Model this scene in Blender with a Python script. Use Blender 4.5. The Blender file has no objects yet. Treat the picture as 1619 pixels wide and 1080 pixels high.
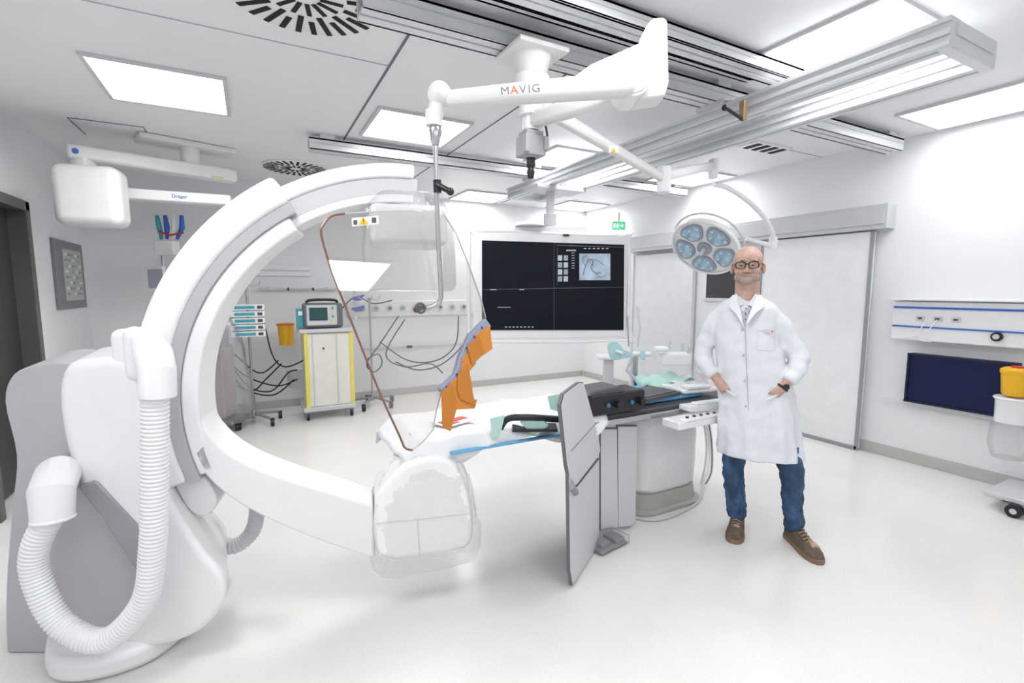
import bpy, bmesh, math, random
from mathutils import Vector, Matrix, Quaternion
random.seed(7)
V=Vector
sc=bpy.context.scene
col=bpy.context.collection
# ---------------------------------------------------------------- camera
yaw=math.radians(28.2); pit=math.radians(6.27); FPX=764.0
CAM=V((0,0,1.57))
AR=V((math.cos(yaw),-math.sin(yaw),0)); AF=V((math.sin(yaw)*math.cos(pit),math.cos(yaw)*math.cos(pit),-math.sin(pit))); AU=AR.cross(AF)
HD=V((math.sin(yaw),math.cos(yaw),0))
cam=bpy.data.cameras.new('camera'); cam.lens=FPX/1619*36; cam.sensor_width=36; cam.clip_start=.05
co=bpy.data.objects.new('camera',cam); col.objects.link(co)
co.matrix_world=Matrix(((AR.x,AU.x,-AF.x,CAM.x),(AR.y,AU.y,-AF.y,CAM.y),(AR.z,AU.z,-AF.z,CAM.z),(0,0,0,1)))
sc.camera=co
# survey helpers: sight line of a photo point met with the real plane the surface lies in (metres)
def sight(x,y): return AF+AR*((x-809.5)/FPX)+AU*((540-y)/FPX)
def hit(x,y,p0,n):
    d=sight(x,y); n=V(n); return CAM+d*((V(p0)-CAM).dot(n)/d.dot(n))
def P(x,y,h): return hit(x,y,CAM+HD*h,HD)
def PX(x,y,X): return hit(x,y,(X,0,0),(1,0,0))
def PY(x,y,Y): return hit(x,y,(0,Y,0),(0,1,0))
def PZ(x,y,Z): return hit(x,y,(0,0,Z),(0,0,1))
# ---------------------------------------------------------------- materials
MC={}
def M(name,c,rough=.5,metal=0,var=.03,scale=8,bump=0,bscale=60,emit=None,es=0,spec=.5,coat=0,trans=0,stretch=None):
    if name in MC: return MC[name]
    m=bpy.data.materials.new(name); m.use_nodes=True; nt=m.node_tree; b=nt.nodes['Principled BSDF']
    N=nt.nodes; L=nt.links
    tc=N.new('ShaderNodeTexCoord'); mp=N.new('ShaderNodeMapping'); L.new(tc.outputs['Object'],mp.inputs[0])
    if stretch: mp.inputs['Scale'].default_value=stretch
    no=N.new('ShaderNodeTexNoise'); no.inputs['Scale'].default_value=scale; no.inputs['Detail'].default_value=4; L.new(mp.outputs[0],no.inputs['Vector'])
    r=N.new('ShaderNodeValToRGB'); r.color_ramp.elements[0].position=.3; r.color_ramp.elements[1].position=.7
    r.color_ramp.elements[0].color=(*[max(0,x*(1-var)) for x in c],1); r.color_ramp.elements[1].color=(*[min(1,x*(1+var)) for x in c],1)
    L.new(no.outputs[0],r.inputs[0]); L.new(r.outputs[0],b.inputs['Base Color'])
    b.inputs['Roughness'].default_value=rough; b.inputs['Metallic'].default_value=metal; b.inputs['Specular IOR Level'].default_value=spec
    b.inputs['Coat Weight'].default_value=coat
    if bump:
        n2=N.new('ShaderNodeTexNoise'); n2.inputs['Scale'].default_value=bscale; n2.inputs['Detail'].default_value=5; L.new(mp.outputs[0],n2.inputs['Vector'])
        bp=N.new('ShaderNodeBump'); bp.inputs['Strength'].default_value=bump; bp.inputs['Distance'].default_value=.02; L.new(n2.outputs[0],bp.inputs['Height']); L.new(bp.outputs[0],b.inputs['Normal'])
    if emit: b.inputs['Emission Color'].default_value=(*emit,1); b.inputs['Emission Strength'].default_value=es
    MC[name]=m; return m
def MGlass(name,tint,gl=.08,rough=.02,op=0,opc=(1,1,1),fr=.5,bmp=.35):
    m=bpy.data.materials.new(name); m.use_nodes=True; nt=m.node_tree; N=nt.nodes; L=nt.links; N.clear()
    o=N.new('ShaderNodeOutputMaterial'); t=N.new('ShaderNodeBsdfTransparent'); t.inputs[0].default_value=(*tint,1)
    g=N.new('ShaderNodeBsdfGlossy'); g.inputs['Roughness'].default_value=rough
    lw=N.new('ShaderNodeLayerWeight'); lw.inputs[0].default_value=.25
    ma=N.new('ShaderNodeMath'); ma.operation='MULTIPLY_ADD'; ma.inputs[1].default_value=fr; ma.inputs[2].default_value=gl; L.new(lw.outputs['Fresnel'],ma.inputs[0])
    mx=N.new('ShaderNodeMixShader'); L.new(ma.outputs[0],mx.inputs[0]); L.new(t.outputs[0],mx.inputs[1]); L.new(g.outputs[0],mx.inputs[2])
    out=mx
    if op:
        d=N.new('ShaderNodeBsdfDiffuse'); d.inputs[0].default_value=(*opc,1); no=N.new('ShaderNodeTexNoise'); no.inputs['Scale'].default_value=7; no.inputs['Detail'].default_value=3; no.inputs['Distortion'].default_value=1.5
        m2=N.new('ShaderNodeMath'); m2.operation='MULTIPLY_ADD'; m2.inputs[1].default_value=op*.7; m2.inputs[2].default_value=op*.65; L.new(no.outputs[0],m2.inputs[0])
        mx2=N.new('ShaderNodeMixShader'); L.new(m2.outputs[0],mx2.inputs[0]); L.new(mx.outputs[0],mx2.inputs[1]); L.new(d.outputs[0],mx2.inputs[2]); out=mx2
        bp=N.new('ShaderNodeBump'); bp.inputs['Strength'].default_value=bmp; bp.inputs['Distance'].default_value=.03; L.new(no.outputs[0],bp.inputs['Height']); L.new(bp.outputs[0],g.inputs['Normal'])
    L.new(out.outputs[0],o.inputs[0]); MC[name]=m; return m
white=M('white_plastic',(.80,.805,.815),.30,var=.012)
wall=M('wall_paint',(.81,.815,.83),.6,var=.01,scale=2)
ceilm=M('ceiling_paint',(.80,.805,.82),.5,var=.012,scale=2)
def floormat():
    m=M('vinyl_floor',(.79,.78,.765),.17,var=.02,scale=3)
    nt=m.node_tree; b=nt.nodes['Principled BSDF']; N=nt.nodes; L=nt.links
    n=N.new('ShaderNodeTexNoise'); n.inputs['Scale'].default_value=150; tc=[x for x in N if x.type=='TEX_COORD'][0]; L.new(tc.outputs['Object'],n.inputs['Vector'])
    r=N.new('ShaderNodeValToRGB'); r.color_ramp.elements[0].position=.36; r.color_ramp.elements[0].color=(.93,.925,.915,1); r.color_ramp.elements[1].position=.48; r.color_ramp.elements[1].color=(1,1,1,1); L.new(n.outputs[0],r.inputs[0])
    old=b.inputs['Base Color'].links[0].from_socket
    mx=N.new('ShaderNodeMix'); mx.data_type='RGBA'; mx.blend_type='MULTIPLY'; mx.inputs[0].default_value=1
    L.new(old,mx.inputs[6]); L.new(r.outputs[0],mx.inputs[7]); L.new(mx.outputs[2],b.inputs['Base Color']); return m
floorm=floormat()
lilac=M('cool_grey_plastic',(.44,.44,.468),.4,var=.02)
lgrey=M('light_grey_plastic',(.58,.585,.605),.4,var=.02)
grey=M('grey_plastic',(.25,.255,.27),.4)
dgrey=M('dark_grey',(.07,.07,.08),.45)
black=M('black_plastic',(.009,.009,.012),.35)
slotm=M('vent_slot_black',(.005,.005,.007),.8)
alu=M('brushed_aluminium',(.70,.71,.73),.35,.20,var=.04,scale=30,stretch=(1,1,12))
alud=M('aluminium_groove',(.50,.51,.53),.45,.15)
steel=M('stainless_steel',(.50,.50,.51),.22,.95)
base=M('skirting_vinyl',(.50,.49,.475),.45)
navy=M('navy_vinyl',(.004,.008,.055),.5,spec=.3,bump=.15,bscale=8)
yellow=M('yellow_plastic',(.78,.66,.14),.35)
yell2=M('bin_yellow',(.82,.45,.01),.35)
red=M('red_plastic',(.6,.03,.015),.4)
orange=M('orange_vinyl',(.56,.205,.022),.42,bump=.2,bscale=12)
bluegrey=M('blue_grey_trim',(.25,.28,.40),.5)
teal=M('teal_plastic',(.05,.34,.40),.3)
blue=M('blue_plastic',(.03,.12,.5),.4)
lblue=M('light_blue_sheet',(.14,.42,.68),.6)
sheet=M('white_sheet',(.80,.815,.83),.8,bump=.5,bscale=7)
green=M('pale_green_cloth',(.46,.68,.62),.8,bump=.3,bscale=10)
brownedge=M('brown_edge',(.20,.09,.06),.25)
cream=M('cream_panel',(.74,.73,.67),.4)
glass=MGlass('lead_acrylic',(.96,.945,.94),.10,fr=.4)
clear=MGlass('clear_film',(.96,.96,.965),.05,.12,op=.06)
smoky=MGlass('smoky_film',(.90,.91,.92),.10,.15,op=.16,opc=(.8,.82,.85))
film=MGlass('cover_film',(.985,.985,.985),.10,.06,op=.06,opc=(.9,.9,.92),fr=.15,bmp=1.0)
emitw=M('light_diffuser',(1,1,1),.5,emit=(1,1,1),es=4)
# ---------------------------------------------------------------- geometry builder
WP={}
class G:
    def __init__(s,T=None): s.b=bmesh.new(); s.T=T
    def _v(s,p): return s.b.verts.new(p)
    def _f(s,vs,m):
        try: f=s.b.faces.new(vs); f.material_index=m; f.smooth=True; return f
        except ValueError: return None
    def box(s,c,sz,rot=None,m=0):
        c=V(c); x,y,z=[a/2 for a in sz]; R=rot if rot else Matrix.Identity(3)
        v=[s._v(c+R@V((i*x,j*y,k*z))) for i in(-1,1) for j in(-1,1) for k in(-1,1)]
        for q in((0,1,3,2),(4,6,7,5),(0,4,5,1),(2,3,7,6),(0,2,6,4),(1,5,7,3)): s._f([v[i] for i in q],m)
        return s
    def loft(s,rings,m=0,cap=True,closed=False):
        R=[[s._v(p) for p in r] for r in rings]; n=len(R[0])
        for a in range(len(R)-(0 if closed else 1)):
            A=R[a]; B=R[(a+1)%len(R)]
            for i in range(n): s._f([A[i],A[(i+1)%n],B[(i+1)%n],B[i]],m)
        if cap and not closed:
            s._f(list(reversed(R[0])),m); s._f(R[-1],m)
        return s
    def ring(s,c,ax,r,n=20,up=None,r2=None):
        ax=V(ax).normalized(); t=V(up) if up else (V((0,0,1)) if abs(ax.z)<.9 else V((1,0,0)))
        x=t.cross(ax).normalized(); y=ax.cross(x); r2=r2 or r
        return [V(c)+x*r*math.cos(2*math.pi*i/n)+y*r2*math.sin(2*math.pi*i/n) for i in range(n)]
    def cyl(s,p,q,r,r2=None,n=20,m=0):
        p=V(p);q=V(q);ax=q-p; r2=r if r2 is None else r2
        return s.loft([s.ring(p,ax,r,n),s.ring(q,ax,r2,n)],m)
    def tube(s,pts,r,n=8,m=0):
        pts=[V(p) for p in pts]; rr=r if isinstance(r,(list,tuple)) else [r]*len(pts)
        rings=[]; x=None
        for i,p in enumerate(pts):
            t=(pts[min(i+1,len(pts)-1)]-pts[max(i-1,0)]).normalized()
            if x is None: x=(V((0,0,1)) if abs(t.z)<.9 else V((1,0,0))).cross(t).normalized()
            else:
                x=(x-t*x.dot(t)); x=x.normalized() if x.length>1e-6 else V((1,0,0))
            y=t.cross(x); rings.append([p+(x*math.cos(2*math.pi*k/n)+y*math.sin(2*math.pi*k/n))*rr[i] for k in range(n)])
        return s.loft(rings,m)
    def prism(s,pts,vec,m=0):
        pts=[V(p) for p in pts]; vec=V(vec); A=[s._v(p) for p in pts]; B=[s._v(p+vec) for p in pts]; n=len(A)
        s._f(list(reversed(A)),m); s._f(B,m)
        for i in range(n): s._f([A[i],A[(i+1)%n],B[(i+1)%n],B[i]],m)
        return s
    def ball(s,c,r,rot=None,m=0,u=20,w=12):
        c=V(c); r=V(r) if not isinstance(r,(int,float)) else V((r,r,r)); R=rot or Matrix.Identity(3)
        rings=[[c+R@V((r.x*math.sin(a)*math.cos(t),r.y*math.sin(a)*math.sin(t),r.z*math.cos(a))) for t in [2*math.pi*k/u for k in range(u)]] for a in [math.pi*(j+.02*(j==0)-.02*(j==w))/w for j in range(w+1)]]
        return s.loft(rings,m)
    def lathe(s,prof,o,ax=(0,0,1),n=28,m=0):
        o=V(o); ax=V(ax).normalized()
        return s.loft([s.ring(o+ax*h,ax,max(r,.0005),n) for r,h in prof],m)
    def arc(s,c,ex,ez,nn,R0,R1,a0,a1,w0,w1,n=48,m=0):
        c=V(c);ex=V(ex);ez=V(ez);nn=V(nn); rings=[]
        for i in range(n+1):
            t=math.radians(a0+(a1-a0)*i/n); d=ex*math.cos(t)+ez*math.sin(t)
            rings.append([c+d*R0+nn*w0,c+d*R1+nn*w0,c+d*R1+nn*w1,c+d*R0+nn*w1])
        return s.loft(rings,m)
    def torus(s,c,ax,R,r,n=32,k=8,m=0,R2=None,up=None):
        cs=s.ring(c,ax,R,n,up,R2); ax=V(ax).normalized(); c=V(c); rings=[]
        for p in cs:
            d=(p-c).normalized(); rings.append([p+(d*math.cos(2*math.pi*j/k)+ax*math.sin(2*math.pi*j/k))*r for j in range(k)])
        return s.loft(rings,m,closed=True)
    def obj(s,name,parent=None,mats=(white,),bevel=0,seg=2,angle=38,remesh=0,smooth=0,sub=0,flat=False,**kw):
        if s.T: bmesh.ops.transform(s.b,matrix=s.T,verts=s.b.verts)
        bmesh.ops.recalc_face_normals(s.b,faces=s.b.faces)
        vs=[v.co for v in s.b.verts]
        lo=V([min(v[i] for v in vs) for i in range(3)]); hi=V([max(v[i] for v in vs) for i in range(3)]); c=(lo+hi)/2
        if parent is None: c.z=lo.z
        bmesh.ops.translate(s.b,vec=-c,verts=s.b.verts)
        me=bpy.data.meshes.new(name); s.b.to_mesh(me); s.b.free()
        if isinstance(mats,bpy.types.Material): mats=(mats,)
        for m in mats: me.materials.append(m)
        if not remesh: me.set_sharp_from_angle(angle=math.radians(angle))
        if flat: me.shade_flat()
        o=bpy.data.objects.new(name,me); col.objects.link(o); place(o,parent,c)
        if remesh:
            md=o.modifiers.new('remesh','REMESH'); md.mode='VOXEL'; md.voxel_size=remesh; md.use_smooth_shade=True
            if smooth: sm=o.modifiers.new('smooth','SMOOTH'); sm.iterations=smooth; sm.factor=.5
        if bevel:
            md=o.modifiers.new('bevel','BEVEL'); md.width=bevel; md.segments=seg; md.limit_method='ANGLE'; md.angle_limit=math.radians(35); md.harden_normals=True
        if sub: md=o.modifiers.new('sub','SUBSURF'); md.levels=sub; md.render_levels=sub
        for k,v in kw.items(): o[k]=v
        return o
def place(o,parent,c):
    WP[o.name]=V(c)
    if parent: o.parent=parent; o.location=V(c)-WP[parent.name]
    else: o.location=c
def thing(name,label,cat,loc,group=None):
    e=bpy.data.objects.new(name,None); e.empty_display_size=.1; col.objects.link(e); place(e,None,V(loc)); e['label']=label; e['category']=cat
    if group: e['group']=group
    return e
def tag(o,label,cat,group=None):
    o['label']=label; o['category']=cat
    if group: o['group']=group
    return o
def struct(o): o['kind']='structure'; return o
def spline(pts,k=8):
    pts=[V(p) for p in pts]; out=[]
    for i in range(len(pts)-1):
        a=pts[max(i-1,0)];b=pts[i];c=pts[i+1];d=pts[min(i+2,len(pts)-1)]
        for j in range(k):
            t=j/k; out.append(.5*((2*b)+(c-a)*t+(2*a-5*b+4*c-d)*t*t+(3*b-a-3*c+d)*t**3))
    return out+[pts[-1]]
def text(s,name,parent,loc,xdir,ydir,size,mat,depth=.001,xs=1,bold=0):
    cu=bpy.data.curves.new(name,'FONT'); cu.body=s; cu.size=size; cu.extrude=depth; cu.offset=bold; cu.align_x='CENTER'; cu.align_y='CENTER'
    t=bpy.data.objects.new(name+'_tmp',cu); col.objects.link(t); bpy.context.view_layer.update()
    me=bpy.data.meshes.new_from_object(t); bpy.data.objects.remove(t)
    x=V(xdir).normalized(); y=V(ydir); y=(y-x*y.dot(x)).normalized(); z=x.cross(y)
    me.transform(Matrix(((x.x*xs,y.x,z.x,0),(x.y*xs,y.y,z.y,0),(x.z*xs,y.z,z.z,0),(0,0,0,1))))
    me.materials.clear(); me.materials.append(mat); o=bpy.data.objects.new(name,me); col.objects.link(o); place(o,parent,loc); return o
RZ=lambda a: Matrix.Rotation(math.radians(a),3,'Z')
RC=RZ(-28.2)
# ---------------------------------------------------------------- room shell
XW,YB,XL,ZC=5.2,7.0,-1.6,2.9
struct(G().box((1.8,2.6,-.05),(7.4,9.2,.1)).obj('floor',None,floorm))
struct(G().box((1.8,2.6,ZC+.05),(7.4,9.2,.1)).obj('ceiling',None,ceilm))
struct(G().box((1.8,YB+.05,ZC/2),(7.4,.1,ZC)).obj('wall_back',None,wall))
struct(G().box((XW+.05,2.5,ZC/2),(.1,9.0,ZC)).obj('wall_right',None,wall))
g=G(); g.box((XL-.05,(5.42+YB)/2,ZC/2),(.1,YB-5.42,ZC)); g.box((XL-.05,(4.35-2)/2,ZC/2),(.1,6.35,ZC)); g.box((XL-.05,4.885,(2.27+ZC)/2),(.1,1.07,ZC-2.27))
struct(g.obj('wall_left',None,wall))
struct(G().box((1.8,YB-.008,.05),(6.79,.016,.1)).obj('baseboard_back',None,base,bevel=.003))
struct(G().box((XW-.008,2.5+(.2),.05),(.016,8.5,.1)).obj('baseboard_right',None,base,bevel=.003))
struct(G().box((XL+.008,6.2,.05),(.016,1.5,.1)).obj('baseboard_left',None,base,bevel=.003))
g=G(); g.box((XL-.03,5.38,1.13),(.14,.08,2.27)); g.box((XL-.03,4.39,1.13),(.14,.08,2.27)); g.box((XL-.03,4.885,2.23),(.14,1.07,.08))
struct(g.obj('door_1',None,M('door_steel_grey',(.10,.095,.095),.4),bevel=.006))
g=G(); g.box((XL-.10,4.885,1.12),(.04,.95,2.2)); struct(g.obj('door_2',None,M('door_leaf_dark',(.045,.042,.042),.45)))
def seam(n,a,b,w=.008,mat=None):
    a=V(a);b=V(b);d=(b-a);L=d.length; c=(a+b)/2; sx,sy=(L,w) if abs(d.x)>abs(d.y) else (w,L)
    struct(G().box((c.x,c.y,ZC-.002),(sx,sy,.006)).obj('trim_%d'%n,None,mat or M('seam_grey',(.15,.15,.17),.6)))
seam(1,(.80,2.35),(.80,4.7),.014); seam(2,(1.80,2.4),(1.80,6.9)); seam(3,(-1.55,3.05),(.8,3.05),.004,M('seam_faint',(.46,.46,.48),.6)); seam(4,(3.5,2.4),(3.5,6.9)); seam(5,(.8,5.2),(5.1,5.2),.005,MC['seam_faint'])
seam(6,(-1.2,5.12),(-.72,5.04+.08),.006); seam(7,(-1.2,5.6),(-1.2,5.12),.006); seam(8,(-.72,5.12),(-.72,5.6),.006); seam(9,(3.4,3.0),(5.2,3.0),.005,MC['seam_faint'])
# ---------------------------------------------------------------- ceiling light panels
def panel(x0,x1,y0,y1,label,LE=7.5):
    t=thing('ceiling_light',label,'ceiling light',((x0+x1)/2,(y0+y1)/2,ZC-.02),'recessed ceiling light panels')
    g=G(); w=.025
    g.box(((x0+x1)/2,y0+w/2,ZC-.01),(x1-x0,w,.02)); g.box(((x0+x1)/2,y1-w/2,ZC-.01),(x1-x0,w,.02)); g.box((x0+w/2,(y0+y1)/2,ZC-.01),(w,y1-y0-2*w,.02)); g.box((x1-w/2,(y0+y1)/2,ZC-.01),(w,y1-y0-2*w,.02))
    g.obj('frame',t,lgrey)
    G().box(((x0+x1)/2,(y0+y1)/2,ZC-.006),(x1-x0-2*w,y1-y0-2*w,.01)).obj('diffuser',t,emitw)
    l=bpy.data.lights.new('panel_lamp','AREA'); l.shape='RECTANGLE'; l.size=x1-x0-.1; l.size_y=y1-y0-.1; l.energy=LE; l.color=(1,.995,.985); l.spread=math.radians(165)
    lo=bpy.data.objects.new('panel_lamp',l); col.objects.link(lo); place(lo,t,V(((x0+x1)/2,(y0+y1)/2,ZC-.03)))
lab='square recessed ceiling light panel with glowing white diffuser'
for x0,x1,y0,y1,le in [(-.80,-.07,3.69,4.44,11),(.89,1.65,3.72,4.46,9),(2.60,3.34,1.24,1.98,5.5),(4.42,5.12,1.30,2.03,2.2),(2.58,3.28,3.92,4.56,8),(4.32,5.12,3.93,4.6,4),(2.64,3.36,6.2,6.92,8),(4.32,5.1,6.2,6.92,6),
   (-.80,-.07,1.0,1.74,8),(.89,1.63,1.0,1.74,6.5),(.89,1.63,-1.3,-.56,8),(-.8,-.06,-1.3,-.56,8)]:
    panel(x0,x1,y0,y1,lab,le)
# ---------------------------------------------------------------- air vents
def vent(cx,cy,R):
    g=G(); g.lathe([(R,0),(R,-.012),(R-.02,-.018),(0,-.018)],(cx,cy,ZC-.001),n=48)
    for i in range(28):
        a=2*math.pi*i/28; d=V((math.cos(a),math.sin(a),0)); r0=R*(.50 if i%2 else .62); r1=R*.95
        g.box(V((cx,cy,ZC-.0195))+d*(r0+r1)/2,(r1-r0,R*.075,.006),RZ(math.degrees(a)),1)
    for i in range(14):
        a=2*math.pi*i/14; d=V((math.cos(a),math.sin(a),0)); r0=R*.18; r1=R*.46
        g.box(V((cx,cy,ZC-.0195))+d*(r0+r1)/2,(r1-r0,R*.06,.006),RZ(math.degrees(a)),1)
    tag(g.obj('ceiling_air_vent',None,(white,slotm)),'round white ceiling air vent with black radial slots','air vent','round swirl air vents')
vent(.28,2.50,.36); vent(.5,5.98,.34)
g=G(); g.box((4.35,3.05,ZC-.008),(.5,.22,.016))
for i in range(4): g.box((4.17+.12*i,3.05,ZC-.018),(.06,.16,.006),m=1)
tag(g.obj('ceiling_air_grille',None,(white,slotm)),'flat white ceiling air grille with short black slots','air vent')
# ---------------------------------------------------------------- ceiling rails
def rail_x(y,x0,x1,z0,h,w,label):
    g=G(); L=x1-x0; cx=(x0+x1)/2
    g.box((cx,y-w/2+.008,z0+h/2),(L,.016,h)); g.box((cx,y+w/2-.008,z0+h/2),(L,.016,h)); g.box((cx,y,z0+h-.008),(L,w,.016))
    g.box((cx,y-w*.28,z0+.006),(L,w*.44,.012)); g.box((cx,y+w*.28,z0+.006),(L,w*.44,.012)); g.box((cx,y,z0+h*.2),(L*.999,w*.82,.01),m=1)
    g.box((cx,y-w/2-.001,z0+h*.55),(L,.004,h*.06),m=1)
    n=max(2,int(L/1.4))
    for i in range(n): g.box((x0+.15+(L-.3)*i/(n-1),y,(z0+h+ZC)/2),(.12,w*.8,max(.01,ZC-z0-h)),m=0)
    return tag(g.obj('ceiling_rail',None,(alu,alud),bevel=.002),label,'rail','overhead aluminium ceiling rails')
rail_x(2.30,.48,5.05,2.76,.10,.14,'long silver aluminium ceiling rail with grooved underside')
rail_x(4.66,.50,5.05,2.76,.10,.12,'long silver aluminium ceiling rail with grooved underside')
rail_x(1.93,.35,3.0,2.80,.08,.12,'silver aluminium ceiling rail beside the shield arm mount')
rail_x(2.06,.75,2.75,2.83,.05,.05,'slim silver aluminium ceiling rail')
c=thing('ceiling_carriage','silver aluminium ladder carriage of two long beams under the ceiling rails','rail',(2.97,3.1,2.6))
def beam(x,y0,y1,z0,h,w):
    g=G(); L=y1-y0; cy=(y0+y1)/2
    g.box((x,cy,z0+h-.01),(w,L,.02)); g.box((x,cy,z0+.01),(w,L,.02)); g.box((x,cy,z0+h/2),(w*.66,L-.004,h-.02)); g.box((x-w*.42,cy,z0+h*.5),(.012,L,h*.22))
    g.box((x,cy,z0-.001),(w*.16,L-.01,.005),m=1)
    g.obj('beam',c,(alu,alud),bevel=.003)
beam(2.76,1.06,5.2,2.62,.12,.10); beam(3.18,1.10,5.2,2.62,.12,.10)
for y in(1.09,5.16): G().box((2.97,y,2.68),(.48,.05,.13)).box((2.97,y-.03,2.70),(.4,.012,.05)).obj('cross_bar',c,alu,bevel=.006)
for x in(2.76,3.18):
    for y in(2.30,4.66): G().box((x,y,2.75),(.16,.2,.03)).cyl((x-.06,y,2.76),(x+.06,y,2.76),.03).box((x,y-.11,2.72),(.06,.03,.08)).obj('trolley_clamp',c,lgrey,bevel=.004)
G().box((2.66,2.02,2.63),(.035,.035,.11)).cyl((2.66,2.02,2.58),(2.48,2.0,2.61),.010,m=1).ball((2.47,2.0,2.61),.018,m=1).obj('brake_lever',c,(M('brass',(.42,.30,.17),.4,.6),black),bevel=.004)
# exit sign
e=thing('exit_sign','green illuminated exit sign with white running figure and arrow','sign',(5.05,6.1,2.47))
ex=PX(978,357,5.0); k_=.68
G().box(ex,(.30*k_,.03,.19*k_),RC).box(ex+V((0,0,.13)),(.03,.03,.14),RC).obj('sign_box',e,(white,),bevel=.004)
exm=M('exit_green',(.10,.50,.27),.4,emit=(.08,.6,.28),es=.5); n0=-HD*.018
sf=G().box(ex+n0,(.28*k_,.006,.17*k_),RC).obj('sign_face',e,exm)
wm=M('sign_white',(.9,.9,.9),.4,emit=(1,1,1),es=.6)
g=G(); q=ex+n0*1.3
for (a,b,w,h) in((-.03,.035,.02,.02),(-.03,.0,.025,.045),(-.045,-.035,.014,.035),(-.012,-.035,.014,.035),(-.055,.01,.03,.01),(-.005,.01,.03,.01),(.05,0,.05,.016),(-.1,0,.03,.09)): g.box(q+AR*a*k_+V((0,0,b*k_)),(w*k_,.004,h*k_),RC)
g.prism([q+AR*.07*k_+V((0,0,.035*k_)),q+AR*.105*k_,q+AR*.07*k_-V((0,0,.035*k_))],HD*.003); g.obj('pictogram',sf,wm)
# ---------------------------------------------------------------- right wall: sliding doors
g=G(); g.box((XW-.075,4.05,2.22),(.15,3.48,.22)); g.box((XW-.155,4.05,2.225),(.012,3.44,.15)); struct(g.obj('trim_10',None,M('door_track_cover',(.52,.53,.545),.4),bevel=.004))
struct(G().box((XW-.055,3.0,1.055),(.05,1.12,2.09)).obj('door_3',None,M('door_leaf_white',(.80,.805,.82),.4),bevel=.004))
g=G(); g.box((XW-.085,2.445,1.055),(.014,.03,2.09)); g.box((XW-.085,3.0,.02),(.014,1.12,.035)); g.box((XW-.085,3.55,1.055),(.014,.02,2.09)); struct(g.obj('trim_11',None,M('door_edge_strip',(.30,.31,.32),.4)))
struct(G().box((XW-.05,5.1,1.03),(.04,1.1,2.06)).obj('door_4',None,M('door_grey_white',(.68,.69,.71),.4),bevel=.004))
g=G()
for yy in(4.53,5.66): g.box((XW-.06,yy,1.03),(.06,.03,2.06))
struct(g.obj('trim_12',None,alu))
struct(G().box((XW-.012,3.96,1.70),(.02,.78,.50)).obj('window_1',None,M('window_dark',(.05,.05,.055),.2)))
struct(G().box((XW-.02,3.96,1.965),(.03,.84,.04)).box((XW-.02,3.96,1.43),(.03,.84,.04)).obj('trim_13',None,lgrey))
# ---------------------------------------------------------------- right wall: supply unit
t=thing('wall_supply_unit','white wall-mounted medical supply rail with blue stripes and sockets','wall unit',(5.1,1.5,1.12))
hs=G().box((5.13,1.55,1.29),(.14,1.32,.34)).obj('housing',t,white,bevel=.012)
G().box((5.11,1.55,1.475),(.2,1.34,.02)).obj('top_ledge',t,white,bevel=.006)
G().box((5.055,1.55,1.405),(.012,1.3,.016)).obj('blue_stripe',hs,blue); G().box((5.055,1.55,1.24),(.012,1.3,.012)).obj('blue_stripe',hs,blue)
for yy in(2.0,1.88,1.76):
    g=G(); g.box((5.055,yy,1.315),(.01,.06,.04),m=0); g.box((5.049,yy,1.315),(.004,.03,.016),m=1); g.obj('socket',hs,(lgrey,dgrey),bevel=.002)
g=G(); g.cyl((5.055,1.5,1.2),(5.03,1.5,1.2),.035); g.cyl((5.03,1.5,1.2),(5.02,1.5,1.2),.02,m=1); g.obj('dial',hs,(black,lgrey))
G().tube(spline([(5.05,1.95,1.31),(5.0,1.97,1.22),(5.02,1.99,1.14),(5.03,1.9,1.12)]),.004).obj('cable',t,white); G().tube(spline([(5.05,1.88,1.31),(4.99,1.93,1.2),(5.02,2.03,1.16),(5.03,2.1,1.14)]),.004).obj('cable',t,white)
t=thing('positioning_cushion','navy blue vinyl positioning cushion leaning on a wall rail','cushion',(5.1,1.75,.57))
pd=G().box((5.11,1.72,.79),(.08,.70,.43)).obj('pad',t,navy,bevel=.008,seg=2)
for zz in(.998,.582): G().box((5.064,1.72,zz),(.012,.70,.016)).obj('piping',pd,M('navy_piping',(.003,.005,.03),.5))
for yy in(1.37,2.06): G().box((5.064,yy,.79),(.012,.016,.41)).obj('piping',pd,MC['navy_piping'])
t=thing('wall_rail','slim steel wall rail carrying the cushion','rail',(5.15,1.5,.55))
G().box((5.12,1.6,.555),(.03,1.3,.025)).box((5.17,2.1,.555),(.06,.03,.05)).box((5.17,1.2,.555),(.06,.03,.05)).obj('rail_bar',t,alu,bevel=.003)
t=thing('sharps_bin','yellow sharps container with red lid on a white holder','bin',(4.93,1.34,.76))
BX,BY=4.93,1.335
G().lathe([(.06,0),(.075,.02),(.085,.16),(.09,.165),(.09,.175)],(BX,BY,.78)).obj('bucket',t,yell2,bevel=.002)
g=G(); g.lathe([(.092,0),(.092,.02),(.07,.035),(.0,.035)],(BX,BY,.955)); g.lathe([(.035,0),(.035,.012),(.0,.012)],(BX,BY,.99),m=1); g.obj('lid',t,(yell2,red))
t=thing('waste_trolley','white waste trolley with clear bag, yellow post and black castors','trolley',(4.7,1.1,0))
G().lathe([(.095,0),(.10,.16),(.115,.18),(.11,.19),(0,.19)],(BX,BY,.58),n=24).obj('bin_lid',t,white)
G().lathe([(.09,0),(.12,.1),(.115,.25),(.09,.27),(0,.27)],(BX,BY,.31),n=18).obj('bag',t,clear)
G().box((4.74,1.12,.30),(.03,.03,.42)).obj('post',t,yellow,bevel=.005)
g=G(); g.box((4.80,1.16,.11),(.46,.36,.04)); g.obj('frame',t,lgrey,bevel=.01)
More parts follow.
